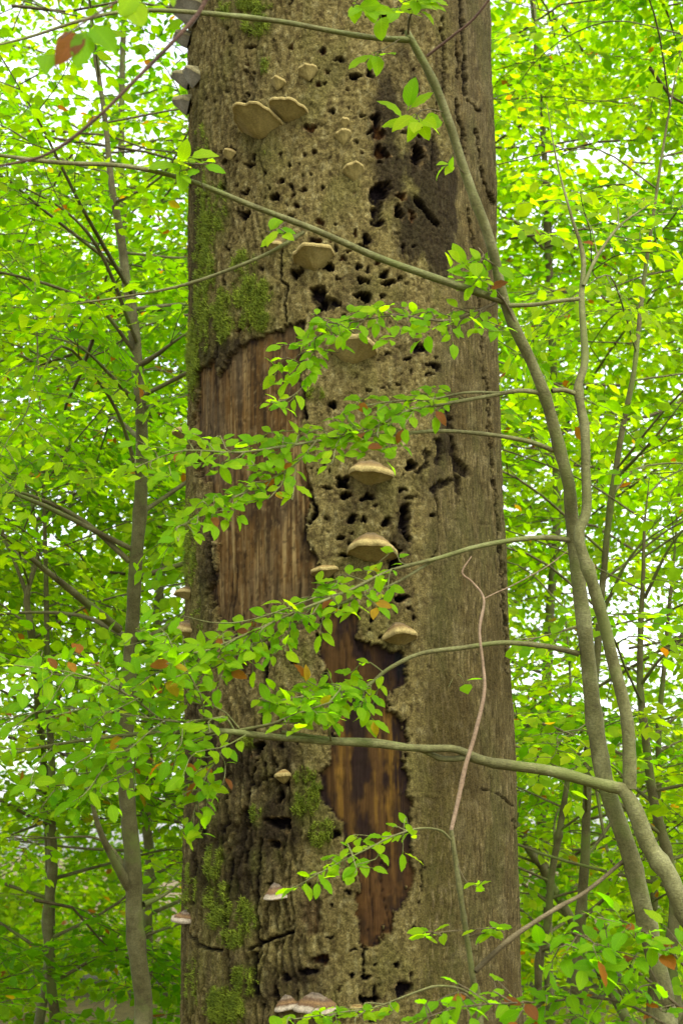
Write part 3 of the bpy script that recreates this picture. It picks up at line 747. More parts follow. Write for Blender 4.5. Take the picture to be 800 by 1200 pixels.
FUNGI = [
(226,12,42,"grey","wide grey bracket at the top edge of the mossy trunk side, crossed by a twig",0.7,0.35,0.35,0.1,0.2),
(212,45,24,"grey","small grey bracket just under the topmost wide one",0.8,0.4,0.3,0.12,-0.1),
(229,87,26,"grey","round grey bracket overlapping its neighbour on the trunk edge",0.7,0.4,0.45,0.12,0.1),
(214,92,26,"grey","grey bracket half behind a rounder one at the trunk edge",0.8,0.4,0.35,0.12,-0.2),
(215,121,24,"grey","lowest grey bracket of the cluster high on the trunk edge",0.85,0.5,0.4,0.14,-0.2),
(327,96,16,"pale","small cream bracket directly above the big double bracket",0.7,0.4,0.5,0.14,0),
(361,83,20,"pale","small cream bracket with a drooping stub, uppermost on the trunk face",0.7,0.35,0.5,0.12,0),
(305,146,52,"pale","largest pale bracket with broad underside, lower half of the double bracket",0.80,0.16,0.22,0.06,0),
(338,131,40,"pale","pale bracket with orange top joined to the largest bracket",0.75,0.25,0.18,0.07,0),
(270,180,14,"pale","tiny pale bracket in a dark crack below the double bracket",0.7,0.5,0.4,0.15,0),
(404,143,11,"pale","tiny cream bracket, upper of two close together near the dark hole",0.8,0.5,0.5,0.2,0),
(402,158,17,"pale","knobbly cream bracket, lower of two close together",0.75,0.4,0.55,0.16,0),
(414,199,23,"pale","small pale bracket alone above the branch that crosses the trunk",0.75,0.35,0.45,0.12,0),
(323,288,19,"tan","small tan bracket touching the thin twig fork above the moss",0.7,0.55,0.3,0.14,0),
(367,300,45,"pale","flat wide cream bracket just under the crossing branch",0.7,0.14,0.28,0.08,0),
(212,212,18,"grey","small bracket on the trunk edge where the long branch passes",0.8,0.4,0.3,0.12,-0.1),
(414,407,50,"pale","wide pale bracket half hidden by leaves in mid trunk",0.7,0.25,0.32,0.1,0.1),
(212,507,24,"tan","flat bracket on the trunk edge beside the bare reddish wood",0.8,0.3,0.2,0.12,-0.1),
(433,556,46,"tan","pale bracket with grey top below the leafy spray in mid trunk",0.7,0.40,0.20,0.10,0),
(435,645,52,"tan","hoof-shaped grey topped bracket, biggest on the lower trunk",0.7,0.40,0.18,0.09,0),
(380,669,29,"pale","small flat bracket at the edge of the bare reddish wood",0.7,0.25,0.2,0.1,0),
(467,745,40,"tan","tilted grey topped bracket above the dark rotten strip",0.75,0.42,0.20,0.10,0),
(332,908,18,"pale","tiny white bracket in the furrowed bark under the thick branch",0.7,0.35,0.35,0.16,0),
(324,1052,27,"band","brown banded bracket with white rim amid mossy bark",0.7,0.65,0.06,0.06,0),
(212,1076,26,"band","thin banded bracket on the trunk edge near the ground",0.8,0.35,0.08,0.12,-0.1),
(337,1181,28,"band","smaller banded bracket with an orange leaf on it at the picture bottom",0.6,0.52,0.04,0.08,0),
(371,1183,48,"band","large brown banded bracket with white rim at the picture bottom",0.62,0.40,0.04,0.07,0),
(418,1181,16,"pale","tiny whitish bracket beside the large banded one at the bottom",0.7,0.35,0.2,0.15,0),
(213,695,20,"tan","upper of two small brackets low on the mossy trunk edge",0.8,0.4,0.25,0.12,-0.1),
(213,737,26,"tan","lower of two small brackets low on the mossy trunk edge",0.8,0.4,0.25,0.12,-0.1)]
for k, (x, y, w, st, lab, dp, h, dr, tk, yw) in enumerate(FUNGI):
    fungus(x, y, w, st, lab, dp, h, dr, tk, yw, roll=0.14 * math.sin(k * 2.3) + (0.22 if k == 21 else 0), seed=k, pitch=0.0 if st == 'band' else float(np.interp(y, [80, 300, 560, 760], [0.38, 0.22, 0.12, 0.10])))

# ------------------------------------------------------------------ stems, twigs and leaves
def catmull(pts, n):
    pts = np.asarray(pts, float)
    if len(pts) == 2:
        t = np.linspace(0, 1, n)[:, None]
        return pts[0] * (1 - t) + pts[1] * t
    q = np.vstack([2 * pts[0] - pts[1], pts, 2 * pts[-1] - pts[-2]])
    u = np.linspace(0, len(pts) - 1, n)
    i = np.minimum(u.astype(int), len(pts) - 2); t = (u - i)[:, None]
    p0, p1, p2, p3 = q[i], q[i + 1], q[i + 2], q[i + 3]
    return 0.5 * (2 * p1 + (p2 - p0) * t + (2 * p0 - 5 * p1 + 4 * p2 - p3) * t ** 2 + (3 * p1 - p0 - 3 * p2 + p3) * t ** 3)

def crooked(path, r, rg):
    """Kinks, swollen nodes and old twig scars."""
    m = len(path)
    if rg is None or m < 24: return path, r
    k = max(4, m // 5)
    off = rg.normal(0, 1, (k, 3)) * 0.30; off[0] = off[-1] = 0
    u = np.linspace(0, k - 1, m)
    j = np.stack([np.interp(u, np.arange(k), off[:, c]) for c in range(3)], -1)
    path = path + j * r[:, None]
    for q in rg.integers(2, m - 2, max(2, m // 9)):
        r = r * (1 + rg.uniform(0.08, 0.22) * np.exp(-((np.arange(m) - q) / 0.8) ** 2))
    return path, r

class Tubes:
    def __init__(s): s.V, s.F, s.n = [], [], 0
    def add(s, path, r, sides=8, bump=0.0, rg=None):
        path = np.asarray(path, float); m = len(path)
        r = np.broadcast_to(np.asarray(r, float), (m,)).copy()
        T = nz(np.gradient(path, axis=0))
        ref = np.array([0, 0, 1.0]) if abs(T[:, 2]).mean() < 0.8 else np.array([0, 1.0, 0])
        A = nz(np.cross(T, ref)); B = np.cross(T, A)
        ang = np.linspace(0, 2 * math.pi, sides, endpoint=False)
        rr = r[:, None] * np.ones((m, sides))
        if bump > 0 and rg is not None:
            rr = rr * (1 + bump * rg.normal(0, 1, (m, 1)) + 0.5 * bump * rg.normal(0, 1, (m, sides)))
        V = path[:, None, :] + rr[..., None] * (np.cos(ang)[None, :, None] * A[:, None, :] + np.sin(ang)[None, :, None] * B[:, None, :])
        I = s.n + np.arange(m * sides).reshape(m, sides); J = np.roll(I, -1, axis=1)
        s.V.append(V.reshape(-1, 3)); s.F.append(np.stack([I[:-1], J[:-1], J[1:], I[1:]], -1).reshape(-1, 4))
        s.n += m * sides
    def mesh(s, name, off):
        return mesh_np(name, np.concatenate(s.V) - off, np.concatenate(s.F))

def leaf_proto(rows, cols, curl=0.12, fold=0.16, wave=0.02, seed=0):
    """Beech leaf along +Y, length 1: oval, pointed, folded at the midrib, wavy rim."""
    rs = np.random.default_rng(seed)
    t = np.linspace(0, 1, rows)
    wd = 0.285 * np.sin(math.pi * t ** 0.86) ** 0.72 * (1 - 0.12 * t)
    wd[0] = 0.0; wd[-1] = 0.0
    xs = np.linspace(-1, 1, cols)
    V, U = [], []
    ph = rs.uniform(0, 6, 2); side = rs.uniform(-0.12, 0.12)
    for i in range(rows):
        for x in xs:
            X = x * wd[i]
            Zv = fold * abs(X) - curl * (t[i] - 0.35) ** 2 * 1.6 + wave * abs(x) * math.sin(t[i] * 22 + ph[0] + x)
            V.append((X + side * t[i] ** 2, t[i] + 0.0, Zv)); U.append((x, t[i], 1.0))
    I = np.arange(rows * cols).reshape(rows, cols)
    F = np.stack([I[:-1, :-1], I[:-1, 1:], I[1:, 1:], I[1:, :-1]], -1).reshape(-1, 4)
    V = np.array(V)
    # petiole
    n = len(V)
    V = np.vstack([V, [(-0.012, -0.14, 0.01), (0.012, -0.14, 0.01), (0.012, 0.02, 0.0), (-0.012, 0.02, 0.0)]])
    U += [(0, 0, 0)] * 4
    F = np.vstack([F, [(n, n + 1, n + 2, n + 3)]])
    return V, F, np.array(U, float)

def leaf_low():
    V = np.array([(0, -0.1, 0), (0, 0.02, 0.0), (-0.27, 0.3, 0.05), (-0.30, 0.58, 0.03), (0, 1.0, -0.07), (0.30, 0.58, 0.03), (0.27, 0.3, 0.05), (0, 0.45, 0.0)])
    F3 = np.array([(1, 7, 2), (2, 7, 3), (3, 7, 4), (4, 7, 5), (5, 7, 6), (6, 7, 1)])
    return V[:, :], F3, np.zeros((8, 3))

def leaf_far():
    V = np.array([(0, 0.0, 0.0), (-0.29, 0.38, 0.05), (-0.22, 0.72, 0.02), (0, 1.0, -0.06), (0.22, 0.72, 0.02), (0.29, 0.38, 0.05)])
    F3 = np.array([(0, 3, 1), (1, 3, 2), (0, 5, 3), (5, 4, 3)])
    return V, F3, np.zeros((6, 3))

LEAF_LOW, LEAF_FAR = leaf_low(), leaf_far()

def frames(D, N):
    D = nz(D); X = nz(np.cross(D, N)); Zz = np.cross(X, D)
    return np.stack([X, D, Zz], -1)            # columns: leaf x, y, z

class Leaves:
    def __init__(s): s.p, s.d, s.n, s.s, s.t = [], [], [], [], []
    def add(s, p, d, n, size, tone):
        s.p.append(p); s.d.append(d); s.n.append(n); s.s.append(size); s.t.append(tone)
    def arrays(s):
        return [np.array(a, float) for a in (s.p, s.d, s.n, s.s, s.t)]

def leaves_mesh(name, arr, proto, off):
    p, d, n, sz, tone = arr
    V0, F0, U0 = proto
    M = frames(d, n)
    V = np.einsum('nij,vj->nvi', M, V0) * sz[:, None, None] + p[:, None, :] - off
    k = (np.arange(len(p)) * len(V0))[:, None, None]
    F = (F0[None] + k).reshape(-1, F0.shape[1])
    me = mesh_np(name, V.reshape(-1, 3), F, True)
    attr(me, "tone", np.repeat(tone, len(V0)))
    if U0.any():
        attr(me, "luv", np.tile(U0, (len(p), 1)), 'FLOAT_VECTOR')
    return me

def tone_of(rg, base=0.45, spread=0.16, autumn=0.02):
    if rg.random() < autumn: return rg.uniform(0.885, 0.99)
    return float(np.clip(rg.normal(base, spread), 0.02, 0.84))

# shared leaf meshes: several shapes in several tones
LEAF_TONES = [0.14, 0.26, 0.36, 0.45, 0.54, 0.63, 0.73, 0.90, 0.945, 0.98]
LEAF_MESH = []
def make_leaf_meshes():
    for k, tn in enumerate(LEAF_TONES):
        row = []
        for v in range(3):
            V, F, U = leaf_proto(8, 5, (0.05, 0.14, 0.24)[v], (0.16, 0.05, 0.24)[v], 0.026, seed=v + 3 * k)
            me = mesh_np("leaf", V, F); attr(me, "tone", np.full(len(V), tn)); attr(me, "luv", U, 'FLOAT_VECTOR')
            me.materials.append(M_LEAF); row.append(me)
        LEAF_MESH.append(row)
make_leaf_meshes()
LEAF_MED = leaf_proto(6, 3, 0.2, 0.18, 0.02, 9)

UPV = np.array([0, 0, 1.0])
def leafy_twig(path, L, rg, spacing=0.035, size=0.055, tilt=0.45, base=0.45, autumn=0.03, start=0.0, flat=None, droop=0.25):
    """Alternate leaves along a twig, spread roughly in one flat spray; flat = the spray's normal."""
    seg = np.linalg.norm(np.diff(path, axis=0), axis=1); cum = np.concatenate([[0], np.cumsum(seg)])
    tot = cum[-1]; s = start * tot + rg.uniform(0, spacing); side = 1
    nrm = UPV if flat is None else flat
    while s < tot:
        k = np.searchsorted(cum, s) - 1; k = max(0, min(k, len(seg) - 1))
        f = (s - cum[k]) / max(seg[k], 1e-6)
        p = path[k] * (1 - f) + path[k + 1] * f
        T = nz(path[k + 1] - path[k])
        lat = nz(np.cross(nrm, T)) * side
        d = nz(T * rg.uniform(0.35, 0.8) + lat * rg.uniform(0.6, 1.0) + rg.normal(0, 0.22, 3) - UPV * droop * rg.uniform(0.2, 1.4))
        n = nz(nrm + rg.normal(0, tilt, 3))
        sz = size * rg.uniform(0.65, 1.2) * (0.8 if s < 0.25 * tot else 1.0)
        L.add(p + d * 0.14 * sz, d, n, sz, tone_of(rg, base, 0.10, autumn))
        side = -side
        s += spacing * rg.uniform(0.7, 1.35)
    T = nz(path[-1] - path[-2])
    L.add(path[-1] + T * 0.1 * size, nz(T - UPV * droop * 0.5), nz(nrm + rg.normal(0, tilt, 3)), size * rg.uniform(0.8, 1.15), tone_of(rg, base, 0.10, autumn))

def side_sprays(path, tb, L, rg, f0, f1, n, length, flat=None, r0=0.0016, spread=0.8, **kw):
    """Side twigs left and right of a leafy branch, each with its leaves."""
    nrm = UPV if flat is None else flat
    side = 1 if rg.random() < 0.5 else -1
    for k in range(n):
        f = f0 + (f1 - f0) * (k + rg.uniform(0.1, 0.9)) / n
        u = f * (len(path) - 1); i = min(int(u), len(path) - 2)
        p = path[i] * (1 - (u - i)) + path[i + 1] * (u - i)
        T = nz(path[i + 1] - path[i]); lat = nz(np.cross(nrm, T)) * side
        d = nz(T * rg.uniform(0.6, 1.1) + lat * spread * rg.uniform(0.6, 1.2) + rg.normal(0, 0.12, 3))
        ln = length * rg.uniform(0.55, 1.15) * (1.15 - 0.55 * (f - f0) / max(f1 - f0, 1e-6))
        q = np.array([p, p + d * ln * 0.4 + rg.normal(0, 0.012, 3), p + d * ln * 0.75 + rg.normal(0, 0.018, 3) - UPV * ln * 0.05, p + d * ln - UPV * ln * 0.12])
        q = catmull(q, 9)
        tb.add(q, np.linspace(r0, 0.0006, 9), 5)
        leafy_twig(q, L, rg, flat=flat, start=0.12, **kw)
        side = -side

GAPS = [(165,95,60,85,0.95),(40,30,40,30,0.5),(15,600,36,60,0.6),(20,985,25,30,0.3),(715,790,36,80,0.45),(790,660,30,60,0.5),(720,320,40,30,0.5),(640,30,30,30,0.4),(630,760,26,60,0.4)]
def in_gap(p, rg, k=1.0):
    """Openings in the canopy behind the trunk, along given lines of sight; True = leave empty."""
    x, y = to_px(p[:, 0], p[:, 1], p[:, 2]); out = np.zeros(len(p), bool)
    for gx, gy, rx, ry, pr in GAPS:
        e = np.sqrt(((x - gx) / rx) ** 2 + ((y - gy) / ry) ** 2)
        out |= (e < 1.0 + 0.25 * rg.normal(0, 1, len(p))) & (rg.random(len(p)) < pr * k)
    return out

class Sapling:
    """A thing with stem, branches and leaves; the largest leaves become objects of their own."""
    def __init__(s, name, base, label, cat="tree", group=None, single=300):
        s.off = np.asarray(base, float); s.root = thing(name, base, label, cat, group); s.parts = []; s.single = single
    def tube_part(s, name, tb, mat, leaves=None, label=None):
        o = link(name, tb.mesh(name, s.off), mat, s.root)
        if label: o["label"] = label
        if leaves is not None and leaves.p: s.parts.append((o, leaves.arrays()))
        return o
    def finish(s, rg, mat=None, proto=None):
        rows = []
        for o, (p, d, n, sz, t) in s.parts:
            for k in range(len(p)):
                dist = np.dot(p[k] - CAM, FW)
                q = to_px(*p[k])
                vis = -60 < q[0] < 860 and -60 < q[1] < 1260
                rows.append(((sz[k] / max(dist, 0.3)) if vis else 0, o, p[k], d[k], n[k], sz[k], t[k]))
        rows.sort(key=lambda r_: -r_[0])
        cnt = 0; rest = []
        for r_ in rows:
            if cnt < s.single and r_[0] > 0:
                _, o, p, d, n, sz, t = r_
                ti = int(np.argmin([abs(t - q) for q in LEAF_TONES]))
                ob = bpy.data.objects.new("leaf", LEAF_MESH[ti][rg.integers(3)])
                COL.objects.link(ob); ob.parent = o
                M = frames(d[None], n[None])[0]
                wsc = rg.uniform(0.85, 1.12)
                m4 = Matrix.Identity(4)
                for i in range(3):
                    m4[i][0] = M[i, 0] * sz * wsc; m4[i][1] = M[i, 1] * sz; m4[i][2] = M[i, 2] * sz; m4[i][3] = (p - s.off)[i]
                ob.matrix_local = m4
                cnt += 1
            else:
                rest.append(r_)
        if rest:
            arr = [np.array([r_[k] for r_ in rest], float) for k in (2, 3, 4, 5, 6)]
            o = link("crown", leaves_mesh("crown", arr, proto or LEAF_MED, s.off), mat or M_LEAF, s.root)
            o["kind"] = "stuff"

def pxpath(pts, n):
    return catmull([P(*q) for q in pts], n)
def rpath(pts_r, n, scale):
    """radii in metres from widths in photo pixels, (fraction-spaced list) at a mean depth."""
    return np.interp(np.linspace(0, 1, n), np.linspace(0, 1, len(pts_r)), pts_r) * 0.5 / FPX * scale

def stem(tb, pts, widths, n=60, sides=10, rg=None, bump=0.03):
    path = pxpath(pts, n)
    dep = np.array([np.dot(q - CAM, FW) for q in path])
    r = np.interp(np.linspace(0, 1, n), np.linspace(0, 1, len(widths)), widths) * 0.5 / FPX * dep
    path, r = crooked(path, r, rg)
    tb.add(path, r, sides, bump, rg)
    return path

def wstem(tb, pts, extra, widths, n=70, sides=10, rg=None, bump=0.03):
    """stem through photo spots (px, py, depth), carried on through world points outside the frame."""
    wp = [P(*q) for q in pts] + [np.array(e, float) for e in extra]
    path = catmull(wp, n)
    dep = np.array([np.dot(q - CAM, FW) for q in path])
    r = np.interp(np.linspace(0, 1, n), np.linspace(0, 1, len(widths)), widths) * 0.5 / FPX * dep
    path, r = crooked(path, r, rg)
    tb.add(path, r, sides, bump, rg)
    return path

TREES = "young beeches around the dead trunk"
# ---- slender beech whose long stem leans in front of the trunk
def build_leaning_sapling():
    rg = np.random.default_rng(21)
    A = Sapling("leaning_beech", (0.90, -1.0, 0.0), "slender grey beech stem leaning up across the trunk's upper face", "tree", TREES)
    tb = Tubes()
    wstem(tb, [(476,36,3.40),(483,52,3.40),(510,100,3.42),(540,190,3.45),(570,270,3.48),(590,350,3.50),(625,430,3.53),(650,505,3.55),(661,560,3.57),(668,610,3.6),(675,680,3.6),(685,750,3.6),(700,860,3.6),(714,930,3.58),(740,1010,3.58),(756,1085,3.58),(772,1160,3.57),(785,1215,3.55)],
          [(0.84,-0.98,0.6),(0.90,-1.0,0.0)], [7,9,10,11,12,12,13,14,15,16,17,18,19,20,21,22,23,24,26,30], 110, 12, rg, 0.022)
    A.tube_part("stem", tb, M_STEM)
    def br(pts, w, leafy=None, n=40, mat=M_STEM, single=True, flat=None, sub=None, **kw):
        tb, L = Tubes(), Leaves()
        path = stem(tb, pts, w, n, 7, rg, 0.03)
        if leafy:
            f0, f1, k, ln = leafy
            side_sprays(path, tb, L, rg, f0, f1, k, ln, flat=flat, **kw)
            if f1 > 0.95: leafy_twig(path[int(len(path) * max(f0, 0.5)):], L, rg, flat=flat, **kw)
        for sp in (sub or []):
            pp, ww, lf = sp
            p2 = stem(tb, pp, ww, 24, 6, rg, 0.03)
            if lf:
                f0, f1, k, ln = lf
                side_sprays(p2, tb, L, rg, f0, f1, k, ln, flat=flat, **kw)
                leafy_twig(p2[int(len(p2) * f0):], L, rg, flat=flat, **kw)
        A.tube_part("branch", tb, mat, L)
    tl = nz(np.array([0.0, -1.0, 1.0]))       # sprays tip a little towards the open side
    kw = dict(size=0.036, spacing=0.0185, tilt=0.32, base=0.48, flat=tl, autumn=0.025, droop=0.12)
    # long branch across the upper trunk to the far side
    br([(588,352,3.50),(540,336,3.46),(490,320,3.42),(440,300,3.38),(370,270,3.32),(300,243,3.26),(220,212,3.2),(150,195,3.14),(60,190,3.05),(-40,176,2.95)], [10,9,8.5,8,7.5,7,6,5.5,5,4], None, 50,
       sub=[([(356,272,3.31),(310,300,3.3),(240,327,3.3),(180,342,3.3),(90,356,3.3)],[5,4.5,4,3,2],None)])
    # the top fork: branch to the other side, and twig rising right
    br([(482,47,3.40),(440,44,3.38),(400,40,3.36),(330,27,3.32),(240,15,3.26),(160,12,3.2),(100,22,3.15),(30,45,3.1),(-40,60,3.0)], [8,7,6.5,6,5.5,5,4,3,2.5], None, 46)
    br([(500,66,3.41),(530,42,3.40),(555,22,3.39),(580,-10,3.38),(610,-60,3.36)], [3.5,3,3,2.5,2], None, 24, M_REDTWIG)
    # bridge twigs between the two stems
    br([(594,358,3.50),(625,357,3.53),(652,353,3.56),(678,350,3.58)], [6,5,5,5], None, 16)
    # leafy spray in front of the upper half
    br([(586,352,3.50),(560,364,3.47),(520,376,3.44),(470,370,3.41),(430,374,3.39),(392,384,3.37),(364,402,3.36),(350,432,3.35)], [4,3.5,3,2.5,2,1.7,1.4,1.2], (0.06,1.0,28,0.09), 34, M_TWIG, **kw)
    br([(606,385,3.51),(590,352,3.49),(570,332,3.47),(545,322,3.45)], [3,2.5,2,1.2], (0.3,1.0,5,0.07), 14, M_TWIG, **kw)
    # two twigs to mid trunk
    br([(640,462,3.54),(610,458,3.52),(575,463,3.49),(525,472,3.45),(475,482,3.41),(440,500,3.39),(405,506,3.37)], [6,5.5,5,4.5,3.5,2.5,1.5], (0.42,1.0,11,0.07), 34, M_STEM,
       sub=[([(590,460,3.50),(545,460,3.47),(507,467,3.44),(460,470,3.42),(425,476,3.4)],[3,3,2.5,2,1.2],(0.45,1.0,3,0.07))], **kw)
    br([(646,458,3.55),(660,457,3.56),(676,462,3.57)], [6,6,6], None, 10)
    br([(648,528,3.56),(620,518,3.53),(575,510,3.49),(520,505,3.45),(460,508,3.41),(400,513,3.38),(340,522,3.35),(280,530,3.32),(215,528,3.28),(165,545,3.24)], [6,5.5,5,4.5,4,3.5,3,2.5,2,1.5], (0.38,1.0,30,0.085), 50, M_STEM,
       sub=[([(372,515,3.36),(345,545,3.34),(300,570,3.31),(255,592,3.28),(205,620,3.24)],[2.5,2.2,2,1.6,1.2],(0.15,1.0,16,0.065)), ([(356,452,3.33),(345,462,3.32),(332,470,3.31)],[1.4,1.2,1],(0.2,1.0,2,0.04))], **kw)
    br([(674,634,3.60),(640,630,3.57),(600,633,3.53),(560,641,3.49),(520,652,3.45),(460,668,3.41),(410,692,3.38),(350,715,3.35),(290,742,3.32),(230,768,3.28),(170,795,3.24)], [7,6.5,6,5.5,5,4,3.5,3,2.5,2,1.5], (0.46,1.0,26,0.085), 50, M_STEM,
       sub=[([(510,655,3.45),(460,685,3.42),(390,712,3.40),(320,745,3.37),(270,772,3.34),(220,800,3.31)],[4,3.5,3,2.5,2,1.4],(0.35,1.0,14,0.07)), ([(370,700,3.36),(300,725,3.33),(255,730,3.31),(215,722,3.29)],[2,1.8,1.6,1.2],None)], **kw)
    br([(677,766,3.60),(640,757,3.57),(590,753,3.52),(540,760,3.48),(492,767,3.44),(455,785,3.42),(425,808,3.4),(380,812,3.38),(320,822,3.35)], [7,6.5,6,5.5,5,4.5,3.5,2.5,1.5], (0.64,1.0,20,0.085), 44, M_STEM, **kw)
    br([(731,1008,3.58),(685,1045,3.5),(650,1065,3.45),(600,1098,3.4),(556,1138,3.36)], [5,5,5.5,6,7], None, 26, M_TWIG)
    # few loose leaves held by short twigs at the top
    kb = dict(size=0.062, spacing=0.03, tilt=0.35, base=0.55, flat=nz(np.array([0.1, -0.8, 0.6])), autumn=0.0)
    br([(478,40,3.38),(480,20,3.35),(492,-6,3.30),(500,-40,3.25)], [3.5,2.5,2,1.5], (0.1,1.0,4,0.05), 12, M_TWIG, **kb)
    br([(468,46,3.38),(452,56,3.36),(438,62,3.34)], [1.6,1.4,1.2], (0.5,1.0,1,0.03), 8, M_TWIG, **kb)
    br([(522,132,3.43),(500,128,3.40),(486,134,3.39)], [1.6,1.4,1.2], (0.6,1.0,2,0.03), 8, M_TWIG, **kb)
    br([(545,205,3.45),(535,194,3.43),(528,192,3.42)], [1.4,1.2,1.0], (0.7,1.0,1,0.02), 8, M_TWIG, **{**kb, "size": 0.04})
    br([(470,-20,3.35),(440,0,3.33),(425,8,3.31)], [1.6,1.4,1.2], (0.3,1.0,3,0.04), 8, M_TWIG, **{**kb, "size": 0.05})
    br([(560,290,3.47),(566,300,3.46),(548,308,3.45)], [1.4,1.2,1.0], (0.2,1.0,3,0.04), 8, M_TWIG, **{**kb, "size": 0.045})
    br([(340,258,3.3),(332,262,3.28),(326,268,3.27)], [1.4,1.2,1.0], (0.5,1.0,1,0.02), 8, M_TWIG, **{**kb, "size": 0.045})
    br([(240,224,3.2),(232,205,3.19),(222,192,3.18)], [1.4,1.2,1.0], (0.3,1.0,3,0.04), 8, M_TWIG, **{**kb, "size": 0.05})
    A.finish(rg)
build_leaning_sapling()

# ---- second stem, wavy, with the thick branch across the lower trunk
def build_forked_sapling():
    rg = np.random.default_rng(33)
    B = Sapling("forked_beech", (1.35, -1.1, 0.0), "wavy forked beech stem whose thick branch crosses the lower trunk", "tree", TREES)
    tb = Tubes()
    wstem(tb, [(640,120,3.85),(652,190,3.78),(668,250,3.72),(682,300,3.70),(680,350,3.66),(684,420,3.62),(676,455,3.58),(683,500,3.55),(686,550,3.54),(685,600,3.53),(676,635,3.52),(692,685,3.52),(712,745,3.53),(730,820,3.54),(739,880,3.54),(737,925,3.53)], [], [1,2,3.5,5,7,9,10,11,11,12,13,13,14,15,16,17], 90, 10, rg, 0.025)
    B.tube_part("stem", tb, M_STEM)
    tb = Tubes()
    wstem(tb, [(727,921,3.53),(745,950,3.52),(770,1010,3.5),(800,1065,3.48),(840,1125,3.45),(880,1190,3.42)], [(1.15,-1.15,0.6),(1.35,-1.1,0.0)], [14,20,21,22,24,26,28,32], 50, 12, rg, 0.02)
    B.tube_part("stem", tb, M_STEM)
    tl = nz(np.array([0.0, -0.75, 1.0]))
    kw = dict(size=0.039, spacing=0.022, tilt=0.34, base=0.44, flat=tl, autumn=0.035, droop=0.12)
    tb, L = Tubes(), Leaves()
    p = stem(tb, [(735,926,3.53),(700,916,3.52),(650,903,3.50),(590,893,3.47),(556,888,3.45),(535,880,3.44),(500,877,3.42),(440,871,3.38),(380,868,3.35),(310,862,3.31),(260,856,3.28),(180,858,3.24),(110,866,3.2),(30,880,3.14),(-40,900,3.1)], [15,14,13,12,12,9,9,8.5,8,7.5,7,5,4,3,2], 70, 9, rg, 0.025)
    side_sprays(p, tb, L, rg, 0.66, 1.0, 18, 0.20, **kw)
    leafy_twig(p[48:], L, rg, **kw)
    for pts, w, lf in [
        ([(552,887,3.45),(520,889,3.45),(490,877,3.43),(440,868,3.40),(390,866,3.38),(330,858,3.35)], [7,7,6.5,6,5,4], None),
        ([(275,857,3.29),(265,842,3.27),(250,842,3.26),(215,846,3.24),(150,838,3.2),(80,830,3.14),(0,842,3.08)], [3,3,3,2.5,2,1.6,1.2], (0.2,1.0,14,0.16)),
        ([(280,856,3.3),(320,848,3.28),(345,838,3.26),(390,822,3.24)], [4,3.5,3,2], (0.35,1.0,7,0.09)),
        ([(388,868,3.35),(382,848,3.32),(372,838,3.30),(350,828,3.28)], [2.5,2,1.8,1.3], (0.2,1.0,4,0.07)),
        ([(240,856,3.27),(185,872,3.24),(120,900,3.2),(60,930,3.15)], [2.5,2.2,1.8,1.3], (0.25,1.0,9,0.13)),
        ([(272,860,3.3),(255,890,3.28),(238,915,3.26),(225,960,3.24)], [2,1.8,1.6,1.2], (0.15,1.0,9,0.07)),
        ([(205,858,3.25),(150,815,3.2),(90,790,3.14),(20,780,3.08)], [3,2.5,2,1.4], (0.15,1.0,12,0.15)),
        ([(240,850,3.27),(235,815,3.22),(215,780,3.18),(190,755,3.14)], [2.5,2,1.8,1.2], (0.2,1.0,9,0.15))]:
        q = stem(tb, pts, w, 26, 7, rg, 0.03)
        if lf:
            side_sprays(q, tb, L, rg, *lf, **kw); leafy_twig(q[int(26 * lf[0]):], L, rg, **kw)
    B.tube_part("branch", tb, M_STEM, L, "thick smooth branch with leafy far end")
    kw = {**kw, "base": 0.55}
    tb, L = Tubes(), Leaves()
    q = stem(tb, [(683,335,3.66),(700,300,3.7),(725,265,3.76),(760,240,3.8)], [5,4,3,2], 24, 7, rg, 0.03)
    side_sprays(q, tb, L, rg, 0.3, 1.0, 5, 0.16, **kw); leafy_twig(q[8:], L, rg, **kw)
    B.tube_part("branch", tb, M_STEM, L)
    B.finish(rg)
build_forked_sapling()

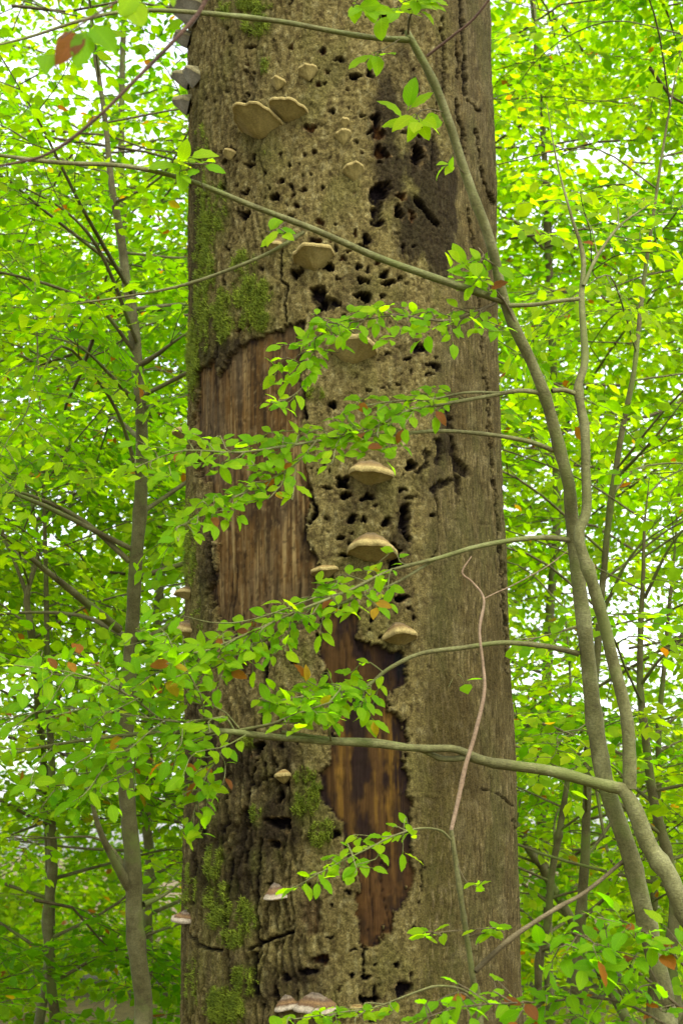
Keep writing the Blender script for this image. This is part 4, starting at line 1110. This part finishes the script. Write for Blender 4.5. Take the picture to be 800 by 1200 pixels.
# ---- pinkish shoot standing close in front of the trunk
def build_shoot():
    rg = np.random.default_rng(44)
    S_ = Sapling("beech_shoot", (0.30, -1.05, 0.0), "thin pinkish dead shoot with few leaves standing before the trunk", "tree", TREES)
    tb = Tubes()
    wstem(tb, [(528,972,3.36),(533,1010,3.36),(541,1060,3.36),(549,1110,3.36),(555,1150,3.36),(562,1200,3.36)], [(0.30,-1.12,0.7),(0.30,-1.05,0)], [5,5.5,6,6.5,7,8,9,11], 44, 8, rg, 0.03)
    S_.tube_part("stem", tb, M_STEM)
    tb = Tubes()
    stem(tb, [(528,974,3.36),(537,935,3.37),(545,895,3.38),(556,860,3.39),(566,815,3.40),(565,780,3.41),(561,738,3.42),(566,703,3.43),(553,683,3.44),(541,671,3.44),(552,652,3.45)], [4.5,5,5,4.8,4.2,3.4,3,2.8,2.2,2,1.2], 50, 8, rg, 0.03)
    stem(tb, [(566,702,3.43),(580,695,3.43),(600,686,3.43),(640,664,3.44),(665,645,3.45)], [1.5,1.4,1.3,1.1,0.9], 16, 5, rg, 0.03)
    S_.tube_part("branch", tb, M_RED, None, "pinkish bare upper shoot")
    kw = dict(size=0.038, spacing=0.026, tilt=0.35, base=0.5, flat=nz(np.array([0, -0.3, 1.0])), autumn=0.0)
    for pts, w, lf in [
        ([(529,985,3.36),(515,973,3.34),(490,971,3.31),(460,980,3.28),(430,995,3.25),(395,1012,3.22),(345,1040,3.18)], [3,2.8,2.5,2.2,2,1.6,1.2], (0.3,1.0,9,0.07)),
        ([(553,1166,3.36),(535,1157,3.34),(510,1155,3.31),(480,1165,3.28),(440,1180,3.25),(400,1186,3.22),(340,1195,3.18)], [3.5,3.2,3,2.6,2.2,1.8,1.3], (0.55,1.0,7,0.08)),
        ([(534,1008,3.36),(545,1032,3.35),(552,1035,3.34)], [1.4,1.2,1], (0.6,1.0,1,0.03)),
        ([(546,1090,3.36),(520,1092,3.33),(500,1096,3.32)], [1.4,1.2,1], (0.5,1.0,2,0.03)),
        ([(548,1098,3.36),(565,1092,3.34),(578,1088,3.33)], [1.4,1.2,1], (0.5,1.0,2,0.03))]:
        tb, L = Tubes(), Leaves()
        q = stem(tb, pts, w, 26, 6, rg, 0.03)
        side_sprays(q, tb, L, rg, *lf, **kw); leafy_twig(q[int(26 * lf[0]):], L, rg, **kw)
        S_.tube_part("branch", tb, M_STEM if w[0] > 2 else M_TWIG, L)
    S_.finish(rg)
build_shoot()

# ---- low leafy seedling in the lower corner
def build_low_beech():
    rg = np.random.default_rng(55)
    S_ = Sapling("low_beech", (0.85, -1.75, 0.0), "low leafy beech with a few orange leaves in the bottom corner", "tree", TREES)
    tb = Tubes()
    wstem(tb, [(830,1130,2.85),(815,1180,2.85),(805,1260,2.84)], [(0.75,-1.72,0.5),(0.85,-1.75,0.0)], [3,5,7,9,12], 30, 8, rg, 0.03)
    S_.tube_part("stem", tb, M_STEM)
    kw = dict(size=0.040, spacing=0.026, tilt=0.36, base=0.36, flat=nz(np.array([0, -0.35, 1.0])), autumn=0.10)
    for pts, w, lf in [
        ([(812,1195,2.85),(760,1150,2.82),(720,1120,2.8),(680,1115,2.78)], [4,3,2,1.4], (0.1,1.0,12,0.13)),
        ([(822,1160,2.85),(790,1120,2.83),(760,1095,2.81),(735,1085,2.8)], [3,2.5,2,1.4], (0.1,1.0,8,0.10)),
        ([(810,1220,2.85),(740,1180,2.83),(690,1170,2.82),(640,1175,2.8),(590,1176,2.78),(540,1180,2.76),(500,1192,2.74)], [4,3.5,3,2.6,2.2,1.8,1.2], (0.1,1.0,14,0.09)),
        ([(808,1240,2.85),(740,1215,2.83),(660,1205,2.81),(600,1210,2.79)], [4,3,2,1.4], (0.1,1.0,10,0.10))]:
        tb, L = Tubes(), Leaves()
        q = stem(tb, pts, w, 26, 6, rg, 0.03)
        side_sprays(q, tb, L, rg, *lf, **kw); leafy_twig(q[int(26 * lf[0]):], L, rg, **kw)
        S_.tube_part("branch", tb, M_TWIG, L)
    S_.finish(rg)
build_low_beech()

# ---- twig hanging in close to the camera, out of focus
def build_overhang():
    rg = np.random.default_rng(66)
    S_ = Sapling("overhanging_branch", P(260, -60, 2.3), "reddish brown twig with blurred leaves reaching in high beside the trunk", "branch")
    tb, L = Tubes(), Leaves()
    stem(tb, [(262,-60,2.3),(240,4,2.3),(205,46,2.28),(160,92,2.26),(112,140,2.24),(60,178,2.22),(10,192,2.2),(-50,200,2.18)], [6,5.5,5,4.5,4.2,4,3.6,3.2], 40, 8, rg, 0.04)
    S_.tube_part("branch", tb, M_REDTWIG)
    tb = Tubes()
    q = stem(tb, [(240,-70,2.0),(190,-30,1.98),(140,0,1.95),(100,25,1.92),(72,45,1.9)], [4,3.5,3,2.5,2], 20, 6, rg, 0.03)
    fl = nz(np.array([0.15, -0.9, 0.5]))
    for x, y, dx, dy, s_, t in [(95,38,-22,26,0.062,0.975),(100,36,-5,40,0.06,0.35),(60,62,-8,18,0.045,0.4),(110,30,26,34,0.055,0.4),(150,2,14,26,0.055,0.6),(185,-22,18,30,0.05,0.55),(160,-10,-20,22,0.05,0.6)]:
        a, b = P(x, y, 1.93), P(x + dx, y + dy, 1.90)
        L.add(a, nz(b - a), nz(fl + rg.normal(0, 0.25, 3)), s_, t)
    S_.tube_part("branch", tb, M_REDTWIG, L)
    S_.finish(rg)
build_overhang()

# ------------------------------------------------------------------ background beeches
def make_spray(seed):
    rg = np.random.default_rng(seed)
    tb, L = Tubes(), Leaves()
    path = catmull([(0, 0, 0), (0.18, rg.normal(0, 0.02), 0.01), (0.36, rg.normal(0, 0.03), -0.01), (0.56, rg.normal(0, 0.04), -0.06)], 8)
    tb.add(path, np.linspace(0.0028, 0.0008, 8), 3)
    kw = dict(size=0.062, spacing=0.043, tilt=0.45, base=0.5, autumn=0.0, droop=0.35)
    side = 1
    for k in range(7):
        f = 0.12 + 0.8 * (k + rg.uniform(0.2, 0.8)) / 7; u = f * 7; i = min(int(u), 6)
        p = path[i] * (1 - u + i) + path[i + 1] * (u - i)
        d = nz(np.array([rg.uniform(0.5, 1.0), side * rg.uniform(0.6, 1.0), rg.normal(0, 0.15)])); ln = rg.uniform(0.14, 0.30) * (1.15 - 0.5 * f)
        q = catmull([p, p + d * ln * 0.5, p + d * ln + (0.02, 0, -0.10 * ln)], 4)
        tb.add(q, np.linspace(0.0016, 0.0007, 4), 3)
        leafy_twig(q, L, rg, start=0.1, **kw); side = -side
    leafy_twig(path, L, rg, start=0.3, **kw)
    return L.arrays(), np.concatenate(tb.V), np.concatenate(tb.F)
SPRAYS = [make_spray(900 + k) for k in range(10)]

def place_sprays(pos, dirs, ups, scale, rg, base, spread=0.12, autumn=0.012, twigs=True, twig_mask=None):
    """Leaves and twigs of many sprays at once (world space)."""
    out = [[] for _ in range(5)]; TV, TF, n = [], [], 0
    which = rg.integers(0, len(SPRAYS), len(pos))
    D = nz(dirs); Y = nz(np.cross(ups, D)); Zz = np.cross(D, Y)
    R = np.stack([D, Y, Zz], -1)
    for k in range(len(SPRAYS)):
        m = which == k
        if not m.any(): continue
        (p, d, nn, sz, t), tv, tf = SPRAYS[k]
        Rm, sc = R[m], scale[m]
        out[0].append((np.einsum('nij,vj->nvi', Rm, p) * sc[:, None, None] + pos[m][:, None]).reshape(-1, 3))
        out[1].append(np.einsum('nij,vj->nvi', Rm, d).reshape(-1, 3))
        out[2].append(np.einsum('nij,vj->nvi', Rm, nn).reshape(-1, 3))
        out[3].append((sc[:, None] * sz[None]).ravel())
        bt = rg.normal(0, spread * 0.6, (m.sum(), 1)) + base[m][:, None] + rg.normal(0, spread, (m.sum(), len(p)))
        bt = np.clip(bt, 0.02, 0.78)
        au = rg.random(bt.shape) < autumn
        bt = np.where(au, rg.uniform(0.88, 0.98, bt.shape), bt)
        out[4].append(bt.ravel())
        if twigs:
            mt = m if twig_mask is None else m & twig_mask
            if not mt.any(): continue
            v = np.einsum('nij,vj->nvi', R[mt], tv) * scale[mt][:, None, None] + pos[mt][:, None]
            f = tf[None] + (np.arange(mt.sum()) * len(tv))[:, None, None] + n
            TV.append(v.reshape(-1, 3)); TF.append(f.reshape(-1, 4)); n += v.shape[0] * v.shape[1]
    arr = [np.concatenate(o) for o in out]
    return arr, (np.concatenate(TV), np.concatenate(TF)) if twigs else None

def bg_tree(name, label, pts, extra, widths, seed, limbs, f0, f1, length, named=(), base=0.5, single=0, nspray=5, mat=None, sides=10):
    rg = np.random.default_rng(seed)
    T = Sapling(name, extra[-1], label, "tree", TREES, single)
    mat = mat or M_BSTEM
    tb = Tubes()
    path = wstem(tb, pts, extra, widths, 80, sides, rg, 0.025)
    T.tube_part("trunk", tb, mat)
    trunk_r = np.interp(np.linspace(0, 1, 80), np.linspace(0, 1, len(widths)), widths) * 0.5 / FPX * np.dot(path[20] - CAM, FW)
    AR = [[] for _ in range(5)]
    def leaf_limb(q, r0, tbb, ns, start=0.3):
        tbb.add(q, np.linspace(r0, 0.0018, len(q)), 6, 0.03, rg)
        fr = np.sort(rg.uniform(start, 1.0, ns)); fr[-1] = 1.0
        u = fr * (len(q) - 1); i = np.minimum(u.astype(int), len(q) - 2)
        p = q[i] * (1 - (u - i))[:, None] + q[i + 1] * (u - i)[:, None]
        tg = nz(q[i + 1] - q[i]); lat = nz(np.cross(UPV, tg)) * np.where(np.arange(ns) % 2 == 0, 1, -1)[:, None]
        d = tg * 0.7 + lat * rg.uniform(0.2, 0.9, (ns, 1)) + rg.normal(0, 0.15, (ns, 3)); d[-1] = tg[-1]
        up = nz(UPV + rg.normal(0, 0.28, (ns, 3)))
        arr, tw = place_sprays(p, d, up, rg.uniform(0.75, 1.15, ns), rg, np.full(ns, base))
        tbb.V.append(tw[0]); tbb.F.append(tw[1] + tbb.n); tbb.n += len(tw[0])
        for k in range(5): AR[k].append(arr[k])
    for pts2, w2, ns in named:
        tbb = Tubes(); wp = catmull([P(*q) for q in pts2], 24)
        dep = np.dot(wp[0] - CAM, FW)
        leaf_limb(wp, w2 * 0.5 / FPX * dep, tbb, ns)
        T.tube_part("branch", tbb, mat)
    az = rg.uniform(0, 6.28)
    for k in range(limbs):
        f = f0 + (f1 - f0) * (k + rg.uniform(0.2, 0.8)) / limbs
        u = f * 79; i = min(int(u), 78); p = path[i]
        az += 2.4 + rg.normal(0, 0.4); e = rg.uniform(0.15, 0.6)
        h = np.array([math.cos(az), math.sin(az), 0]); ln = length * rg.uniform(0.6, 1.15)
        q = catmull([p, p + (h * math.cos(e) + UPV * math.sin(e)) * ln * 0.35 + rg.normal(0, 0.03, 3), p + (h + UPV * (math.sin(e) * 0.8)) * ln * 0.7 + rg.normal(0, 0.05, 3), p + h * ln + UPV * ln * 0.3 * math.sin(e) + rg.normal(0, 0.06, 3)], 14)
        tbb = Tubes()
        leaf_limb(q, max(0.004, 0.42 * trunk_r[i]), tbb, nspray)
        T.tube_part("branch", tbb, mat)
    arr = [np.concatenate(a) for a in AR]
    # leaves inside the dead trunk are dropped
    p = arr[0]; keep = (np.hypot(p[:, 0], p[:, 1]) > 0.52) & ~in_gap(p, rg, 0.85)
    arr = [a[keep] for a in arr]
    if single:
        q = to_px(p[keep][:, 0], p[keep][:, 1], p[keep][:, 2]); vis = (q[0] > 0) & (q[0] < 800) & (q[1] > 0) & (q[1] < 1200)
        dist = (p[keep] - CAM) @ FW
        near = np.zeros(len(dist), bool); near[np.argsort(np.where(vis, dist, 1e9))[:single]] = True
        T.parts.append((T.root, [a[near] for a in arr]))
        T.finish(rg)
        arr = [a[~near] for a in arr]
    o = link("crown", leaves_mesh("crown", arr, LEAF_LOW, T.off), M_LEAF, T.root)
    o["kind"] = "stuff"

# left of the trunk
bg_tree("young_beech", "straight mossy young beech, thickest of the stems beside the mossy trunk side",
        [(92,-120,6.7),(110,40,6.6),(122,130,6.5),(132,220,6.4),(147,290,6.4),(156,350,6.35),(161,430,6.3),(165,510,6.3),(165,590,6.3),(160,660,6.3),(155,740,6.3),(149,850,6.3),(153,950,6.3),(160,1040,6.3),(165,1120,6.3),(168,1210,6.3)],
        [(-0.80,1.70,0.5),(-0.82,1.70,0.0)], [2,4,6,8,10,12,13,14,15,16,17,18,19,20,21,22,23,26], 301, 17, 0.0, 0.62, 1.4,
        named=[([(140,738,6.28),(90,697,6.1),(50,665,6.0),(0,625,5.9),(-60,590,5.8)],11,5),([(152,658,6.28),(100,612,6.3),(50,586,6.3),(0,571,6.3),(-70,560,6.3)],8,5),([(163,752,6.3),(190,738,6.35),(215,722,6.4),(270,690,6.6)],9,4),([(161,430,6.3),(185,415,6.25),(205,400,6.2),(250,370,6.2)],8,4),([(163,480,6.3),(190,472,6.4),(230,460,6.6)],7,3),([(158,470,6.3),(130,440,6.1),(105,415,5.9),(70,390,5.8)],6,5),([(152,1040,6.3),(135,1010,6.25),(118,975,6.2),(107,935,6.15),(100,890,6.1)],13,4),([(160,1035,6.3),(120,985,6.5),(60,982,6.5),(0,985,6.5)],5,4),([(168,1060,6.3),(190,1050,6.4),(212,1035,6.5)],8,2),([(160,400,6.3),(120,300,6.0),(80,250,5.9),(20,215,5.8)],6,5),([(155,345,6.3),(100,250,5.8),(50,150,5.6),(10,80,5.5)],6,5)], base=0.5, single=300, nspray=4)
bg_tree("thin_beech", "thin pale stem low in the corner, outermost on the mossy side",
        [(40,300,8.2),(48,500,8.1),(54,700,8.0),(60,900,8.0),(61,1000,8.0),(57,1090,8.0),(60,1150,8.0),(66,1220,8.0)], [(-1.42,3.2,0.5),(-1.42,3.2,0)], [1,3,6,9,12,12,12,13,14,16], 302, 14, 0.0, 0.7, 1.4,
        named=[([(60,960,8.0),(30,972,7.8),(-20,990,7.6)],5,3)], base=0.62, nspray=4)
bg_tree("thin_beech", "dark sapling with a Y fork at the far picture edge, mid height",
        [(28,560,7.4),(42,610,7.4),(45,650,7.4),(33,700,7.4),(36,740,7.4),(42,800,7.6),(56,950,8.3),(59,1100,8.6)], [(-1.53,3.8,0.4),(-1.53,3.8,0)], [1,3,5,7,8,9,10,11,12,13], 303, 12, 0.0, 0.6, 1.2,
        named=[([(33,700,7.4),(22,670,7.4),(8,635,7.4),(-5,590,7.4)],6,3),([(75,795,7.0),(40,775,6.9),(0,764,6.8)],5,2)], base=0.6, nspray=4)
# right of the trunk
bg_tree("young_beech", "tall slim beech stem directly behind the two crossing stems",
        [(800,40,6.8),(780,150,6.7),(765,250,6.6),(752,340,6.6),(742,430,6.5),(728,510,6.5),(718,590,6.5),(706,660,6.5),(700,760,6.5),(690,900,6.5),(682,1000,6.5),(680,1080,6.5),(676,1150,6.5),(673,1220,6.5)], [(0.93,1.9,0.5),(0.93,1.9,0)], [1,2.5,4,5,6,7,8,8,9,10,11,12,13,13,14,16], 304, 18, 0.0, 0.7, 1.5,
        named=[([(692,880,6.5),(712,1000,6.3),(735,1010,6.2),(770,985,6.0)],5,2),([(683,1075,6.5),(710,1050,6.4),(728,1020,6.3)],6,2),([(722,560,6.5),(760,520,6.3),(800,470,6.2)],5,4),([(700,730,6.5),(740,650,6.4),(790,610,6.3)],5,4)], base=0.6, nspray=5)
bg_tree("thin_beech", "thin bent beech stem nearest the smooth trunk edge, low",
        [(660,700,7.2),(668,800,7.1),(667,880,7.0),(662,930,7.0),(653,985,7.0),(645,1030,7.0),(641,1080,7.0),(630,1140,7.0),(626,1220,7.0)], [(0.78,2.4,0.5),(0.78,2.4,0)], [1,3,5,7,8,8,9,9,10,11,12], 305, 12, 0.0, 0.7, 1.3, base=0.62, nspray=4)
bg_tree("young_beech", "dark curved beech stem behind the sloping grey limb, outermost on the smooth side",
        [(760,560,5.9),(754,640,5.9),(750,740,5.9),(752,830,5.9),(760,900,5.9),(772,960,5.9),(785,1020,5.9),(788,1090,5.9),(793,1180,5.9)], [(1.3,1.3,0.4),(1.3,1.3,0)], [1,4,7,9,10,12,12,13,14,15,17], 306, 14, 0.0, 0.65, 1.4,
        named=[([(752,800,5.9),(775,770,5.8),(810,740,5.7)],5,3),([(755,700,5.9),(785,640,5.8),(820,600,5.7)],5,4)], base=0.5, nspray=4)
bg_tree("thin_beech", "thin upright stem between the sloping limb and the dark curved one",
        [(795,560,7.2),(790,640,7.2),(780,740,7.2),(772,850,7.2),(767,950,7.2),(765,1040,7.2),(763,1130,7.2),(762,1220,7.2)], [(1.37,2.55,0.5),(1.37,2.55,0)], [1,3,5,7,8,9,9,10,11,12], 307, 12, 0.0, 0.7, 1.3, base=0.62, nspray=4)
bg_tree("leaning_thin_beech", "slanting thin stem leaning towards the trunk behind the upright ones",
        [(520,800,8.6),(570,900,8.5),(615,985,8.4),(642,1030,8.4),(672,1082,8.4),(702,1132,8.4),(724,1180,8.4)], [(1.55,3.6,0.4),(1.62,3.6,0)], [5,7,9,10,11,12,12,13,14], 308, 10, 0.0, 0.5, 1.2, base=0.62, nspray=4)
# farther, mostly hidden in leaves
far_labels = ["far beech trunk glimpsed through leaves behind the straight mossy young beech", "far trunk among yellow green leaves between dead beech and tall slim stem", "far trunk hidden mostly behind the dead beech"]
for k, (x, d, w) in enumerate([(172,11.0,12),(640,11.5,10),(420,11.0,13)]):
    b = P(x, 1000, d); rgk = np.random.default_rng(400 + k)
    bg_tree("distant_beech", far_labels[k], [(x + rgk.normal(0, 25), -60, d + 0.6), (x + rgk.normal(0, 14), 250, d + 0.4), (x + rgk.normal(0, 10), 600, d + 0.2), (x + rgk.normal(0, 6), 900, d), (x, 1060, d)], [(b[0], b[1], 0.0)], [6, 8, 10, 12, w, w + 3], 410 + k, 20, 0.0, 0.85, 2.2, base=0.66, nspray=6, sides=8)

# ------------------------------------------------------------------ the leafy wood behind: one uncountable mass
def build_wood():
    rg = np.random.default_rng(77)
    NL, K = 1000, 8
    d = 7.6 + 5.4 * rg.random(NL)
    far = rg.random(NL) < 0.38
    high = ~far & (rg.random(NL) < 0.28)
    d = np.where(far, rg.uniform(19, 24, NL), np.where(high, rg.uniform(12, 17, NL), d))
    a = rg.uniform(-0.36, 0.36, NL) * d + rg.normal(0, 0.3, NL)
    el = np.where(far, -0.07 + 0.47 * rg.random(NL) ** 1.5, np.where(high, rg.uniform(0.14, 0.62, NL), rg.uniform(-0.14, 0.64, NL)))
    pos = np.stack([a, CAM[1] + d, CAM[2] + d * el], -1)
    keep = (pos[:, 2] > 0.3) & (far | (rg.random(NL) < np.interp(el, [0.0, 0.2], [0.22, 1.0])))
    # gaps and clumps
    cl = fbm(pos[:, 0] * 0.9 + 3, pos[:, 2] * 0.9 + pos[:, 1] * 0.35, 501, 3) + 0.5 * fbm(pos[:, 0] * 0.5, pos[:, 1] * 0.6, 503, 2)
    keep &= (cl > -0.2) | far
    pos, d, far = pos[keep], d[keep], far[keep]
    n = len(pos)
    az = rg.uniform(0, 6.283, n)
    ldir = np.stack([np.cos(az), np.sin(az), rg.normal(0.08, 0.20, n)], -1)
    L = rg.uniform(0.9, 1.9, n) * np.where(far, 1.4, 1.0)
    lat = nz(np.cross(UPV[None], ldir))
    ftw = Tubes(); SP, SD, SU, SS, SB = [], [], [], [], []
    for i in range(n):
        tt = np.linspace(0, 1, 6)[:, None]
        q = pos[i] + ldir[i] * L[i] * (tt - 0.5) - UPV * 0.22 * L[i] * tt ** 2 + rg.normal(0, 0.03, (6, 3))
        ftw.add(q, np.linspace(0.010, 0.002, 6) * rg.uniform(0.7, 1.2), 4)
        t = np.linspace(0.12, 1.0, K); u = t * 5; ii = np.minimum(u.astype(int), 4); fr = (u - ii)[:, None]
        SP.append(q[ii] * (1 - fr) + q[ii + 1] * fr)
        sgn = np.where(np.arange(K) % 2 == 0, 1, -1)[:, None]
        dd = ldir[i] * 0.7 + lat[i] * sgn * rg.uniform(0.3, 0.95, (K, 1)) + rg.normal(0, 0.15, (K, 3)); dd[-1] = ldir[i]
        SD.append(dd); SU.append(nz(nz(UPV + rg.normal(0, 0.24, 3)) + rg.normal(0, 0.14, (K, 3))))
        SS.append(np.full(K, 1.12 + 0.75 * (d[i] - 7.5) / 13.0) * rg.uniform(0.75, 1.2, K))
        SB.append(np.full(K, np.interp(d[i], [7.5, 10.5, 13.5, 20], [0.40, 0.50, 0.60, 0.66]) + rg.normal(0, 0.10)))  # farther leaves brighter and yellower: open light painted into their tone
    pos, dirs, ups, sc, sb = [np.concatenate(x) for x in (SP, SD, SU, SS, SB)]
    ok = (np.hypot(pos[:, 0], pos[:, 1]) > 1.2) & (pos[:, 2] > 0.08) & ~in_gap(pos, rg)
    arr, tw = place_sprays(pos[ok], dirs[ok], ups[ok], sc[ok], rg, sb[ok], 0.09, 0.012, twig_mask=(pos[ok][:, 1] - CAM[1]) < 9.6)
    n = ok.sum()
    ftw.V.append(tw[0]); ftw.F.append(tw[1] + ftw.n)
    tw = (np.concatenate(ftw.V), np.concatenate(ftw.F))
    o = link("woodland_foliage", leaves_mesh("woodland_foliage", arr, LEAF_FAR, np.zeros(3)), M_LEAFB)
    tag(o, "sunlit yellow green mass of beech leaves filling the wood behind", "foliage", None, "stuff")
    me = mesh_np("woodland_twigs", tw[0], tw[1])
    o = link("woodland_twigs", me, M_TWIG)
    tag(o, "fine dark twigs carrying the mass of leaves behind", "twigs", None, "stuff")
    print("wood sprays", n, "leaves", len(arr[0]))
build_wood()
def build_undergrowth():
    rg = np.random.default_rng(88)
    n = 560
    d = 9.0 + 30.0 * rg.random(n)
    pos = np.stack([rg.uniform(-0.38, 0.38, n) * d, CAM[1] + d, np.where(d > 24, rg.uniform(0.1, 5.0, n), rg.uniform(0.02, 0.9, n))], -1)
    az = rg.uniform(0, 6.283, n)
    dirs = np.stack([np.cos(az), np.sin(az), rg.uniform(0.0, 0.8, n)], -1)
    arr, _ = place_sprays(pos, dirs, nz(UPV + rg.normal(0, 0.4, (n, 3))), 1.25 + 0.07 * (d - 9), rg, np.full(n, 0.62), 0.12, 0.03, twigs=False)
    o = link("undergrowth", leaves_mesh("undergrowth", arr, LEAF_FAR, np.zeros(3)), M_LEAFB)
    tag(o, "low leafy undergrowth covering the forest floor far behind", "undergrowth", None, "stuff")
build_undergrowth()
tris = sum(len(o.data.loops) - 2 * len(o.data.polygons) for o in scene.objects if o.type == 'MESH' and o.name.split('.')[0] != 'leaf')
print("triangles", tris, "objects", len(scene.objects))
